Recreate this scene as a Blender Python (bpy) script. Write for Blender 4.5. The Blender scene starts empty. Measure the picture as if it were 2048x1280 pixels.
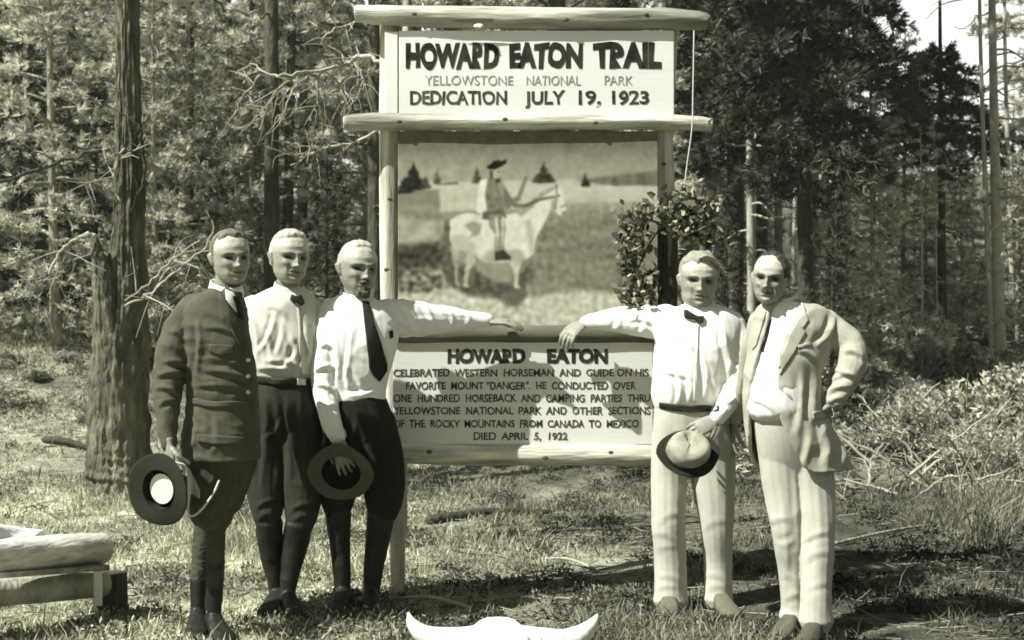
import bpy, bmesh, math, random
import numpy as np
from mathutils import Vector, Matrix, noise as mnoise
from mathutils.bvhtree import BVHTree
from mathutils.geometry import delaunay_2d_cdt

S = bpy.context.scene
C = S.collection
R = math.radians
# ------------------------------------------------------------------ camera
F = 2500.0            # focal length in pixels of a 2048 wide frame
CZ, HY = 1.36, 650.0  # lens height above the ground, row of the horizon
cam_d = bpy.data.cameras.new("camera")
cam = bpy.data.objects.new("camera", cam_d)
C.objects.link(cam)
cam.location = (0, 0, CZ)
cam.rotation_euler = (R(90), 0, 0)
cam_d.sensor_width = 36
cam_d.lens = F / 2048 * 36
cam_d.shift_y = (HY - 640) / 2048
cam_d.clip_start, cam_d.clip_end = .05, 1000
cam_d.dof.use_dof = True
cam_d.dof.focus_distance = 5.9
cam_d.dof.aperture_fstop = 4.0
S.camera = cam
# ------------------------------------------------------------------ light
SUN = Vector((-.88, -.47, 0)).normalized() * math.cos(R(50)) + Vector((0, 0, math.sin(R(50))))
sun_d = bpy.data.lights.new("sun", 'SUN')
sun_d.energy = 5.0
sun_d.angle = R(.6)
sun_d.color = (1.0, 1.0, .985)
sun = bpy.data.objects.new("sun", sun_d)
C.objects.link(sun)
sun.rotation_euler = SUN.to_track_quat('Z', 'Y').to_euler()
sun.location = SUN * 30
W = bpy.data.worlds.new("World")
S.world = W
W.use_nodes = True
nt = W.node_tree
nt.nodes.clear()
sky = nt.nodes.new("ShaderNodeTexSky")
sky.sky_type = 'NISHITA'
sky.sun_disc = False
sky.sun_elevation = R(50)
sky.sun_rotation = math.atan2(SUN.x, SUN.y)
bw = nt.nodes.new("ShaderNodeRGBToBW")          # the photograph is a toned monochrome print
tint = nt.nodes.new("ShaderNodeMix")
tint.data_type = 'RGBA'
tint.blend_type = 'MULTIPLY'
tint.inputs[0].default_value = 1
tint.inputs[7].default_value = (1, 1, .96, 1)
# a bright white cloud bank, added low over the wood to whiten the sky gap
tcw = nt.nodes.new("ShaderNodeTexCoord")
sep = nt.nodes.new("ShaderNodeSeparateXYZ")
nt.links.new(tcw.outputs['Generated'], sep.inputs[0])
cn = nt.nodes.new("ShaderNodeTexNoise")
cn.inputs['Scale'].default_value = 4
cn.inputs['Detail'].default_value = 7
nt.links.new(tcw.outputs['Generated'], cn.inputs['Vector'])
band = nt.nodes.new("ShaderNodeMapRange")
band.inputs[1].default_value, band.inputs[2].default_value = .62, .12
nt.links.new(sep.outputs['Z'], band.inputs[0])
add = nt.nodes.new("ShaderNodeMath")
add.operation = 'ADD'
nt.links.new(band.outputs[0], add.inputs[0])
nt.links.new(cn.outputs[0], add.inputs[1])
cm = nt.nodes.new("ShaderNodeMapRange")
cm.inputs[1].default_value, cm.inputs[2].default_value = .95, 1.3
nt.links.new(add.outputs[0], cm.inputs[0])
cmix = nt.nodes.new("ShaderNodeMix")
cmix.data_type = 'RGBA'
cmix.inputs[7].default_value = (16, 15.8, 15.2, 1)
bg = nt.nodes.new("ShaderNodeBackground")
bg.inputs[1].default_value = .05
wo = nt.nodes.new("ShaderNodeOutputWorld")
nt.links.new(sky.outputs[0], bw.inputs[0])
nt.links.new(bw.outputs[0], tint.inputs[6])
nt.links.new(tint.outputs[2], cmix.inputs[6])
yr = nt.nodes.new("ShaderNodeMapRange")          # the added bank is kept beyond the wood, away from the sun
yr.inputs[1].default_value, yr.inputs[2].default_value = .35, .7
nt.links.new(sep.outputs['Y'], yr.inputs[0])
ym = nt.nodes.new("ShaderNodeMath")
ym.operation = 'MULTIPLY'
nt.links.new(cm.outputs[0], ym.inputs[0])
nt.links.new(yr.outputs[0], ym.inputs[1])
nt.links.new(ym.outputs[0], cmix.inputs[0])
nt.links.new(cmix.outputs[2], bg.inputs[0])
nt.links.new(bg.outputs[0], wo.inputs[0])
S.view_settings.view_transform = 'Standard'
S.view_settings.look = 'None'
S.view_settings.exposure = .82
S.view_settings.gamma = 1
S.render.engine = 'CYCLES'
S.cycles.max_bounces = 5
S.cycles.diffuse_bounces = 3
S.cycles.glossy_bounces = 2
S.cycles.transmission_bounces = 2
S.cycles.transparent_max_bounces = 4
S.cycles.use_adaptive_sampling = True
S.cycles.filter_width = 1.7
S.cycles.use_denoising = True

# ------------------------------------------------------------------ helpers
def P(px, py, Y):
    """The point at distance Y that the photograph shows at (px, py)."""
    return Vector(((px - 1024) * Y / F, Y, CZ - (py - HY) * Y / F))

def sm(a, b, x):
    t = np.clip((x - a) / (b - a), 0, 1)
    return t * t * (3 - 2 * t)

def hgt(x, y):
    """Height of the ground."""
    left = 1 - sm(-3.4, -.4, x / np.maximum(y, 1) * 9)
    right = sm(1.5, 3.2, x / np.maximum(y, 1) * 9)
    h = 1.38 * left * sm(7.6, 15.0, y) + (.42 + .55 * right) * (1 - left) * sm(8.8, 17.0, y)
    h = h + np.clip(y - 18, 0, 70) * .045 + np.clip(y - 27, 0, 60) * .13
    h = h + .012 * np.sin(x * 2.1 + 1.3) * np.sin(y * 1.7) + .008 * np.sin(x * 5.3 + y * 3.1)
    h = h + .05 * sm(8, 14, y) * np.sin(x * 1.1 + y * .6)
    h = h + .10 * np.exp(-((x + 2.55) ** 2 / .25 + (y - 4.95) ** 2 / .10))
    return h

def tone(v, k=1.0):
    b = .64 + .34 * min(1, max(0, v)) ** 1.0
    return (v, v * 1.005, v * (1 - (1 - b) * k), 1)

def _n(nt, t, **kw):
    n = nt.nodes.new(t)
    for k, v in kw.items():
        setattr(n, k, v)
    return n

def mat(name, v, rough=.85, amt=.25, sc=6.0, det=6, bsc=60.0, bst=.25, stretch=(1, 1, 1), attr=None, transl=0, spec=.2, sc2=None, amt2=.25, bd=.006, tv=None, fold=0, fsc=9):
    """A toned grey surface: two scales of mottling, an optional per-vertex tone, a fine bump."""
    m = bpy.data.materials.new(name)
    m.use_nodes = True
    nt = m.node_tree
    nt.nodes.clear()
    L = nt.links.new
    out = _n(nt, "ShaderNodeOutputMaterial")
    b = _n(nt, "ShaderNodeBsdfPrincipled")
    b.inputs['Roughness'].default_value = rough
    b.inputs['Specular IOR Level'].default_value = spec
    tc = _n(nt, "ShaderNodeTexCoord")
    mp = _n(nt, "ShaderNodeMapping")
    mp.inputs['Scale'].default_value = stretch
    L(tc.outputs['Object'], mp.inputs[0])
    no = _n(nt, "ShaderNodeTexNoise")
    no.inputs['Scale'].default_value = sc
    no.inputs['Detail'].default_value = det
    no.inputs['Roughness'].default_value = .65
    L(mp.outputs[0], no.inputs['Vector'])
    mr = _n(nt, "ShaderNodeMapRange")
    mr.inputs[1].default_value, mr.inputs[2].default_value = .3, .7
    mr.inputs[3].default_value, mr.inputs[4].default_value = 1 - amt, 1 + amt
    L(no.outputs[0], mr.inputs[0])
    fac = mr.outputs[0]
    if sc2:
        n2 = _n(nt, "ShaderNodeTexNoise")
        n2.inputs['Scale'].default_value = sc2
        n2.inputs['Detail'].default_value = 3
        L(mp.outputs[0], n2.inputs['Vector'])
        m2 = _n(nt, "ShaderNodeMapRange")
        m2.inputs[1].default_value, m2.inputs[2].default_value = .35, .65
        m2.inputs[3].default_value, m2.inputs[4].default_value = 1 - amt2, 1 + amt2
        L(n2.outputs[0], m2.inputs[0])
        mu = _n(nt, "ShaderNodeMath", operation='MULTIPLY')
        L(fac, mu.inputs[0])
        L(m2.outputs[0], mu.inputs[1])
        fac = mu.outputs[0]
    if attr:
        at = _n(nt, "ShaderNodeAttribute", attribute_name=attr)
        mu = _n(nt, "ShaderNodeMath", operation='MULTIPLY')
        L(fac, mu.inputs[0])
        L(at.outputs['Fac'], mu.inputs[1])
        fac = mu.outputs[0]
    mx = _n(nt, "ShaderNodeVectorMath", operation='SCALE')
    mx.inputs[0].default_value = tone(v)[:3] if tv is None else [c / tv * v for c in tone(tv)[:3]]
    L(fac, mx.inputs['Scale'])
    L(mx.outputs[0], b.inputs['Base Color'])
    if bst:
        nb = _n(nt, "ShaderNodeTexNoise")
        nb.inputs['Scale'].default_value = bsc
        nb.inputs['Detail'].default_value = 4
        L(mp.outputs[0], nb.inputs['Vector'])
        bp = _n(nt, "ShaderNodeBump")
        bp.inputs['Strength'].default_value = bst
        bp.inputs['Distance'].default_value = bd
        L(nb.outputs[0], bp.inputs['Height'])
        nrm = bp.outputs[0]
        if fold:      # soft creases of worn cloth
            nf = _n(nt, "ShaderNodeTexNoise", noise_type='RIDGED_MULTIFRACTAL')
            nf.inputs['Scale'].default_value = fsc
            nf.inputs['Detail'].default_value = 2
            nf.inputs['Distortion'].default_value = .8
            L(mp.outputs[0], nf.inputs['Vector'])
            bf = _n(nt, "ShaderNodeBump")
            bf.inputs['Strength'].default_value = fold
            bf.inputs['Distance'].default_value = .012
            L(nf.outputs[0], bf.inputs['Height'])
            L(bp.outputs[0], bf.inputs['Normal'])
            nrm = bf.outputs[0]
        L(nrm, b.inputs['Normal'])
    sh = b.outputs[0]
    if transl:
        tr = _n(nt, "ShaderNodeBsdfTranslucent")
        L(mx.outputs[0], tr.inputs[0])
        ms = _n(nt, "ShaderNodeMixShader")
        ms.inputs[0].default_value = transl
        L(sh, ms.inputs[1])
        L(tr.outputs[0], ms.inputs[2])
        sh = ms.outputs[0]
    L(sh, out.inputs[0])
    return m

def mat_attr(name, rough=.8):
    """Oil paint: the colour of the picture itself."""
    m = bpy.data.materials.new(name)
    m.use_nodes = True
    nt = m.node_tree
    b = nt.nodes['Principled BSDF']
    b.inputs['Roughness'].default_value = rough
    b.inputs['Specular IOR Level'].default_value = .15
    a = _n(nt, "ShaderNodeAttribute", attribute_name='paint')
    nt.links.new(a.outputs['Color'], b.inputs['Base Color'])
    return m

def tag(o, label=None, cat=None, group=None, kind=None):
    if label: o['label'] = label
    if cat: o['category'] = cat
    if group: o['group'] = group
    if kind: o['kind'] = kind
    return o

def empty(name, loc, rz=0):
    o = bpy.data.objects.new(name, None)
    C.objects.link(o)
    o.location = loc
    o.rotation_euler = (0, 0, rz)
    o.empty_display_size = .1
    return o

def link(name, me, m=None, parent=None, loc=None):
    if m and not me.materials:
        me.materials.append(m)
    o = bpy.data.objects.new(name, me)
    C.objects.link(o)
    if parent: o.parent = parent
    if loc is not None: o.location = loc
    return o

def copy_tree(o, parent=None):
    c = o.copy()
    C.objects.link(c)
    if parent: c.parent = parent
    for ch in list(o.children):
        copy_tree(ch, c)
    return c

def mesh_np(name, V, Fc, tone_a=None, smooth=False):
    me = bpy.data.meshes.new(name)
    n, k = Fc.shape
    me.vertices.add(len(V))
    me.vertices.foreach_set('co', np.ascontiguousarray(V, dtype=np.float32).ravel())
    me.loops.add(n * k)
    me.loops.foreach_set('vertex_index', np.ascontiguousarray(Fc, dtype=np.int32).ravel())
    me.polygons.add(n)
    me.polygons.foreach_set('loop_start', np.arange(n, dtype=np.int32) * k)
    me.update(calc_edges=True)
    if smooth:
        me.polygons.foreach_set('use_smooth', np.ones(n, bool))
    if tone_a is not None:
        a = me.attributes.new('tone', 'FLOAT', 'POINT')
        a.data.foreach_set('value', np.ascontiguousarray(tone_a, dtype=np.float32))
    return me

def cr(pts, sub):
    """Catmull-Rom resampling of rows."""
    p = np.array(pts, float)
    if len(p) < 3:
        t = np.linspace(0, 1, sub + 1)[:, None]
        return p[0] * (1 - t) + p[-1] * t
    q = np.vstack([2 * p[0] - p[1], p, 2 * p[-1] - p[-2]])
    o = []
    for i in range(len(p) - 1):
        a, b, c, d = q[i:i + 4]
        for j in range(sub):
            t = j / sub
            o.append(.5 * (2 * b + (c - a) * t + (2 * a - 5 * b + 4 * c - d) * t * t + (3 * b - a - 3 * c + d) * t ** 3))
    o.append(p[-1])
    return np.array(o)

class MB:
    """Collects shapes (world coordinates) and links them as one mesh."""
    def __init__(s):
        s.v, s.f = [], []

    def rings(s, rr, cap=True, closed=True):
        n = len(rr[0])
        b = len(s.v)
        for r in rr:
            s.v.extend(tuple(p) for p in r)
        for i in range(len(rr) - 1):
            for j in range(n if closed else n - 1):
                k = (j + 1) % n
                s.f.append((b + i * n + j, b + i * n + k, b + (i + 1) * n + k, b + (i + 1) * n + j))
        if cap:
            s.f.append(tuple(b + j for j in range(n))[::-1])
            e = b + (len(rr) - 1) * n
            s.f.append(tuple(e + j for j in range(n)))
        return s

    def axes(s, cs, A, B, n=16, ex=2.0):
        """Loft of (super)ellipses with half axes A, B."""
        rr = []
        for c, a, b in zip(cs, A, B):
            ring = []
            for j in range(n):
                t = 2 * math.pi * j / n
                ct, st = math.cos(t), math.sin(t)
                u = math.copysign(abs(ct) ** (2 / ex), ct)
                w = math.copysign(abs(st) ** (2 / ex), st)
                ring.append(Vector(c) + Vector(a) * u + Vector(b) * w)
            rr.append(ring)
        return s.rings(rr)

    def tube(s, pts, n=12, sub=4, yr=1.0, round_=True, ref=None, rough=0, seed=0):
        """Tapered tube through rows (x, y, z, r)."""
        q = cr(pts, sub) if sub > 1 else np.array(pts, float)
        c, r = q[:, :3], np.maximum(q[:, 3], 1e-4)
        t = np.gradient(c, axis=0)
        t /= np.linalg.norm(t, axis=1)[:, None] + 1e-12
        if round_:
            lead = [(c[0] - t[0] * r[0] * k, r[0] * w, t[0]) for k, w in ((.9, .35), (.6, .75))]
            tail = [(c[-1] + t[-1] * r[-1] * k, r[-1] * w, t[-1]) for k, w in ((.6, .75), (.9, .35))]
        else:
            lead, tail = [], []
        rows = lead + list(zip(c, r, t)) + tail
        a = Vector(ref) if ref is not None else Vector((0, 1, 0))
        if ref is None and abs(t[0][1]) > .9:
            a = Vector((1, 0, 0))
        rr = []
        for i, (cc, r_, tt) in enumerate(rows):
            tt = Vector(tt)
            u = tt.cross(a)
            if u.length < 1e-6: u = tt.orthogonal()
            u.normalize()
            w = u.cross(tt).normalized()
            if ref is None: a = w
            ring = []
            for j in range(n):
                g = 2 * math.pi * j / n
                k = 1.0
                if rough:
                    k += rough * mnoise.noise(Vector((math.cos(g) * 1.5 + seed, math.sin(g) * 1.5, i * .35 + seed)))
                ring.append(Vector(cc) + u * (r_ * k * math.cos(g)) + w * (r_ * k * yr * math.sin(g)))
            rr.append(ring)
        return s.rings(rr)

    def limb(s, pts, k=1.0, n=16, sub=5, yr=1.0):
        """Tube through rows (px, py, Y, radius in px)."""
        rows = []
        for px, py, Y, r in pts:
            p = P(px, py, Y)
            rows.append((p.x, p.y, p.z, r * k * Y / F))
        return s.tube(rows, n=n, sub=sub, yr=yr, ref=(0, 1, 0))

    def torso(s, Y, secs, k=1.0, n=32, sub=5, ex=2.3, top=0, arc=None):
        """Level sections (py, left px, right px, half depth, forward shift)."""
        q = cr([tuple(x) + (0,) * (5 - len(x)) for x in secs], sub)
        cs, A, B = [], [], []
        for py, l, r, d, f in q:
            c = P((l + r) / 2, py, Y)
            c.y += f
            cs.append(c)
            A.append(Vector(((r - l) / 2 * Y / F * k, 0, 0)))
            B.append(Vector((0, d * k, 0)))
        return s.axes(cs, A, B, n=n, ex=ex)

    def add(s, V, Fc):
        b = len(s.v)
        s.v.extend(tuple(p) for p in V)
        s.f.extend(tuple(b + i for i in f) for f in Fc)
        return s

    def box(s, c, h, M=None):
        M = M or Matrix.Identity(3)
        b = len(s.v)
        for z in (-1, 1):
            for x, y in ((-1, -1), (1, -1), (1, 1), (-1, 1)):
                s.v.append(tuple(Vector(c) + M @ Vector((x * h[0], y * h[1], z * h[2]))))
        for f in ((3, 2, 1, 0), (4, 5, 6, 7), (0, 1, 5, 4), (1, 2, 6, 5), (2, 3, 7, 6), (3, 0, 4, 7)):
            s.f.append(tuple(b + i for i in f))
        return s

    def mesh(s, name, origin=(0, 0, 0), smooth=True):
        o = Vector(origin)
        me = bpy.data.meshes.new(name)
        me.from_pydata([tuple(Vector(p) - o) for p in s.v], [], s.f)
        bm = bmesh.new()
        bm.from_mesh(me)
        bmesh.ops.recalc_face_normals(bm, faces=bm.faces)
        bm.to_mesh(me)
        bm.free()
        if smooth:
            me.polygons.foreach_set('use_smooth', np.array([len(p.vertices) <= 4 for p in me.polygons], bool))
        me.update()
        return me

    def build(s, name, m, parent=None, origin=None, smooth=True, bevel=0):
        if origin is None:
            origin = parent_loc(parent) if parent else Vector((0, 0, 0))
        o = link(name, s.mesh(name, origin, smooth), m, parent, None if parent else origin)
        if bevel:
            b = o.modifiers.new('bevel', 'BEVEL')
            b.width = bevel
            b.segments = 2
            b.limit_method = 'ANGLE'
        return o

    def remesh(s, name, voxel=.006, smooth=3, amp=0, f=14, zs=1, seed=0, origin=(0, 0, 0), sf=.5):
        """Fuse everything into one continuous skin, then crease it."""
        me = s.mesh(name)
        t = bpy.data.objects.new("fuse", me)
        C.objects.link(t)
        r = t.modifiers.new('r', 'REMESH')
        r.mode = 'VOXEL'
        r.voxel_size = voxel
        if smooth:
            q = t.modifiers.new('s', 'SMOOTH')
            q.iterations = smooth
            q.factor = sf
        dg = bpy.context.evaluated_depsgraph_get()
        me2 = bpy.data.meshes.new_from_object(t.evaluated_get(dg))
        me2.name = name
        bpy.data.objects.remove(t)
        bpy.data.meshes.remove(me)
        if amp:
            n = len(me2.vertices)
            co = np.empty(n * 3, np.float32)
            me2.vertices.foreach_get('co', co)
            co = co.reshape(-1, 3)
            nn = np.empty(n * 3, np.float32)
            me2.vertices.foreach_get('normal', nn)
            nn = nn.reshape(-1, 3)
            d = np.empty(n, np.float32)
            for i, (x, y, z) in enumerate(co.tolist()):
                a = mnoise.noise(Vector((x * f + seed, y * f, z * f * zs + (x - y) * f * .35)))
                b = mnoise.noise(Vector((x * f * .45 + seed, y * f * .45 + 7, z * f * .45)))
                d[i] = .75 * (1 - 2.6 * abs(a)) + .6 * b
            co = co + nn * (d * amp)[:, None]
            me2.vertices.foreach_set('co', np.ascontiguousarray(co, dtype=np.float32).ravel())
        o = Vector(origin)
        me2.transform(Matrix.Translation(-o))
        me2.polygons.foreach_set('use_smooth', np.ones(len(me2.polygons), bool))
        me2.update()
        return me2

def parent_loc(o):
    v = Vector(o.location)
    while o.parent:
        o = o.parent
        v = v + Vector(o.location)
    return v

def pxrow(rows):
    out = []
    for px, py, Y, r in rows:
        p = P(px, py, Y)
        out.append((p.x, p.y, p.z, r * Y / F))
    return out

def bvh_of(*objs):
    V, Fc = [], []
    for o in objs:
        l = parent_loc(o)
        b = len(V)
        V.extend(v.co + l for v in o.data.vertices)
        Fc.extend(tuple(b + i for i in p.vertices) for p in o.data.polygons)
    return BVHTree.FromPolygons(V, Fc)

def decal(name, bvh, poly, m, parent, th=.004, step=5, off=.0015, fall=.0):
    """A flat piece of cloth or leather laid on what is under it: outline as it falls on the surface, with thickness."""
    poly = [Vector(p) for p in poly]
    pts, n = [], len(poly)
    for i in range(n):
        a, b = poly[i], poly[(i + 1) % n]
        k = max(1, int((b - a).length / step))
        pts += [a.lerp(b, j / k) for j in range(k)]
    nb = len(pts)
    x0, x1 = min(p.x for p in poly), max(p.x for p in poly)
    y0, y1 = min(p.y for p in poly), max(p.y for p in poly)
    ins = []
    y = y0 + step / 2
    while y < y1:
        x = x0 + step / 2
        while x < x1:
            c = False
            for i in range(n):
                a, b = poly[i], poly[(i + 1) % n]
                if (a.y > y) != (b.y > y) and x < (b.x - a.x) * (y - a.y) / (b.y - a.y) + a.x:
                    c = not c
            if c: ins.append(Vector((x, y)))
            x += step
        y += step
    vs, es, fs, *_ = delaunay_2d_cdt(pts + ins, [], [list(range(nb))], 1, 1e-4)
    o = Vector((0, 0, CZ))
    V, last = [], None
    for v in vs:
        d = (P(v.x, v.y, 1) - o).normalized()
        h = bvh.ray_cast(o, d)
        if h[0] is None:
            q = bvh.find_nearest(last if last is not None else P(v.x, v.y, 5.8))
            t = (q[0] - o).dot(d)
            V.append(o + d * t)
        else:
            last = h[0]
            V.append(h[0] - d * (off + th))
    me = bpy.data.meshes.new(name)
    pl = parent_loc(parent)
    me.from_pydata([tuple(v - pl) for v in V], [], [tuple(f) for f in fs])
    bm = bmesh.new()
    bm.from_mesh(me)
    bmesh.ops.recalc_face_normals(bm, faces=bm.faces)
    for _ in range(2):
        bmesh.ops.smooth_vert(bm, verts=[v for v in bm.verts if not v.is_boundary], factor=.5, use_axis_x=True, use_axis_y=True, use_axis_z=True)
    if sum(f.normal.y for f in bm.faces) > 0:
        bmesh.ops.reverse_faces(bm, faces=bm.faces)
    bm.to_mesh(me)
    bm.free()
    me.polygons.foreach_set('use_smooth', np.ones(len(me.polygons), bool))
    ob = link(name, me, m, parent)
    s_ = ob.modifiers.new('solid', 'SOLIDIFY')
    s_.thickness = th
    s_.offset = -1
    return ob

# ------------------------------------------------------------------ materials
M = {}
M['ground'] = mat('dry_ground', 1.0, .95, .5, 7, 8, 60, 1.0, attr='tone', sc2=1.6, amt2=.3, bd=.03, tv=.2)
M['grass'] = mat('dry_grass', 1.0, .9, .15, 3, 2, bst=0, attr='tone', transl=.25, tv=.2)
M['peeled'] = mat('peeled_log', .42, .75, .6, 22, 9, 40, .8, stretch=(.10, 1, 1), sc2=5, amt2=.5, bd=.012)
M['peeled_up'] = mat('peeled_post', .42, .75, .6, 22, 9, 40, .8, stretch=(1, 1, .10), sc2=5, amt2=.5, bd=.012)
M['benchlog'] = mat('pale_bench_log', .62, .75, .5, 22, 9, 40, .8, stretch=(.10, .3, 1), sc2=5, amt2=.35, bd=.012)
M['endgrain'] = mat('cut_log_end', .78, .8, .12, 30, 3, 90, .2)
M['darkwood'] = mat('weathered_dark_wood', .10, .85, .4, 9, 6, 40, .5, stretch=(.25, 1, 1), sc2=3)
M['bark'] = mat('pine_bark', .30, .9, .45, 9, 8, 26, 1.0, stretch=(1, 1, .35), sc2=2.2, amt2=.3, bd=.03)
M['palebark'] = mat('pale_bark', .36, .9, .4, 12, 8, 30, .8, stretch=(1, 1, .35), sc2=1.2, amt2=.25, bd=.02)
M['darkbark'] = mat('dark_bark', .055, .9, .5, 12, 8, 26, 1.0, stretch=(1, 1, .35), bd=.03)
M['snagbark'] = mat('weathered_and_lit_snag_bark', .16, .9, .5, 12, 8, 24, 1.0, stretch=(1, 1, .3), sc2=2.2, amt2=.3, bd=.03)  # paler than the big trunk, painting its sunlit side; also stump wood
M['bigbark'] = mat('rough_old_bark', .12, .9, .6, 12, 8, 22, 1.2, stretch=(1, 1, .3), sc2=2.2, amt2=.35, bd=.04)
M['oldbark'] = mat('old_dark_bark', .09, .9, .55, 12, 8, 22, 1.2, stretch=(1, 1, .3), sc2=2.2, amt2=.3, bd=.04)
M['dead'] = mat('bleached_dead_wood', .36, .85, .25, 12, 4, 40, .4)
M['leaf'] = mat('pine_needles', .48, .7, .2, 2, 2, bst=0, attr='tone', transl=.42, tv=.45)
M['shadeleaf'] = mat('shade_dark_fir_needles', .075, .7, .2, 2, 2, bst=0, attr='tone', transl=.2)  # shade of the upper-right canopy and left bank put into this colour
M['shrubleaf'] = mat('shrub_leaves', .40, .7, .2, 3, 2, bst=0, attr='tone', transl=.3, tv=.4)
M['board'] = mat('white_painted_board', .80, .6, .05, 5, 6, 50, .12, stretch=(.15, 1, 1), sc2=1.3, amt2=.05)
M['board2'] = mat('white_painted_panel', .72, .6, .06, 5, 6, 50, .12, stretch=(.15, 1, 1), sc2=1.2, amt2=.07)
M['ink'] = mat('black_lettering', .03, .5, .9, 9, bst=0)
M['faded'] = mat('faded_lettering', .33, .7, .45, 60, bst=0)
M['ink2'] = mat('worn_black_lettering', .06, .6, .9, 16, bst=0)
M['paint'] = mat_attr('oil_painting')
M['skin'] = mat('skin', .40, .5, .14, 60, 5, 140, .25, attr='tone', spec=.35)
M['shirt'] = mat('white_cotton', .78, .85, .03, 8, 3, 220, .10, fold=0.50)
M['shaded_shirt'] = mat('shaded_white_cotton', .56, .85, .05, 8, 3, 220, .10, fold=0.60)  # white cotton in a darker tone, painting the second man's shaded front
M['blackcloth'] = mat('black_cloth', .02, .8, .2, 20, bst=.1)
M['uniform'] = mat('olive_wool', .085, .95, .12, 20, 4, 260, .35, fold=0.60)
M['breeches'] = mat('olive_cord', .06, .95, .15, 20, 4, 260, .3, fold=0.60)
M['darktrouser'] = mat('dark_wool', .034, .95, .2, 20, 4, 260, .3, fold=0.60)
M['blacktrouser'] = mat('black_wool', .018, .95, .2, 20, 4, 260, .3, fold=0.50)
M['khaki'] = mat('light_khaki', .47, .9, .07, 12, 4, 240, .2, fold=.3, fsc=6)
M['suit'] = mat('pale_linen', .40, .9, .07, 14, 4, 240, .25, fold=0.70)
M['boot'] = mat('dark_leather', .016, .5, .4, 12, 4, 60, .3, spec=.3)
M['puttee'] = mat('wool_puttee', .055, .95, .2, 20, bst=.3)
M['linen_trouser'] = mat('pale_linen_trouser', .48, .9, .07, 14, 4, 240, .25, fold=.3, fsc=6)
M['brushleaf'] = mat('brush_leaves', .13, .7, .2, 3, 2, bst=0, attr='tone', transl=.35, tv=.4)
M['polebark'] = mat('pale_pole_bark', .38, .9, .4, 12, 8, 30, .6, stretch=(1, 1, .35))
M['postleaf'] = mat('sapling_leaves', .12, .6, .2, 3, 2, bst=0, attr='tone', transl=.25, tv=.12)
M['shoe'] = mat('pale_shoe', .13, .7, .15, 12, 4, 60, .2)
M['shoe2'] = mat('grey_shoe', .09, .7, .15, 12, 4, 60, .2)
M['belt'] = mat('leather_belt', .035, .5, .2, 20, bst=.1)
M['metal'] = mat('bright_metal', .6, .35, .1, 20, bst=0, spec=.8)
M['felt_dark'] = mat('dark_felt', .024, .9, .15, 20, 3, 200, .2)
M['felt_mid'] = mat('olive_felt', .08, .9, .12, 20, 3, 200, .2)
M['felt_light'] = mat('light_felt', .32, .9, .35, 14, 3, 200, .2)
M['lining'] = mat('white_lining', .7, .7, .1, 20, bst=.1)
M['felt_black'] = mat('black_felt', .02, .9, .15, 20, 3, 200, .2)
M['hair_grey'] = mat('grey_hair', .30, .6, .2, 60, 3, 180, .5, stretch=(1, .4, .4))
M['hair_white'] = mat('white_hair', .44, .6, .15, 60, 3, 180, .5, stretch=(1, .4, .4))
M['hair_mid'] = mat('brown_hair', .15, .6, .25, 60, 3, 180, .5, stretch=(1, .4, .4))
M['hair_beard'] = mat('grizzled_beard', .11, .7, .5, 60, 3, 160, .6)
M['hair_dark'] = mat('dark_hair', .045, .6, .3, 60, 3, 180, .5, stretch=(1, .4, .4))
M['bone'] = mat('bleached_bone', .80, .6, .06, 9, 5, 50, .25)
M['cloth'] = mat('white_blanket', .9, .9, .04, 9, 5, 90, .2)
M['strap'] = mat('pale_strap', .6, .6, .1, 20, bst=.1)
M['stone'] = mat('grey_stone', .2, .9, .3, 9, 6, 40, .6)
# ------------------------------------------------------------------ ground
def ground_tone(x, y):
    """Dry straw on the left, bare trodden earth and litter to the middle and right, darkened at right for tree shade."""
    px = 1024 + x / y * F
    t = .44 - .26 * sm(600, 1050, px)
    mid = np.exp(-(((px - 960) / 230) ** 2 + ((y - 7.4) / .75) ** 2))
    t = t + .13 * mid
    t = t - .10 * sm(1400, 1700, px) * sm(11.5, 9.5, y)  # near right darkened, painting tree shade into the ground colour
    t = t + .17 * sm(1800, 1990, px) * sm(7.2, 9.0, y) * sm(19, 13, y)
    t = t + .05 * np.exp(-((y - 5.45) / .28) ** 2) * sm(1150, 1300, px)
    t = t - .12 * sm(16, 22, y)
    t = t * (1 - .42 * sm(9.0, 12.5, y) * sm(900, 300, px))
    q = np.sin(x * 2.3 + 1.1 * np.sin(y * 1.9)) * np.sin(y * 2.7 + 1.3 * np.sin(x * 1.7)) + .6 * np.sin(x * 6.1 + y * 2.2 + 2) * np.sin(y * 5.3 - x * 1.4)
    return np.clip(t * (1 + .34 * q), .05, .58)

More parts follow.
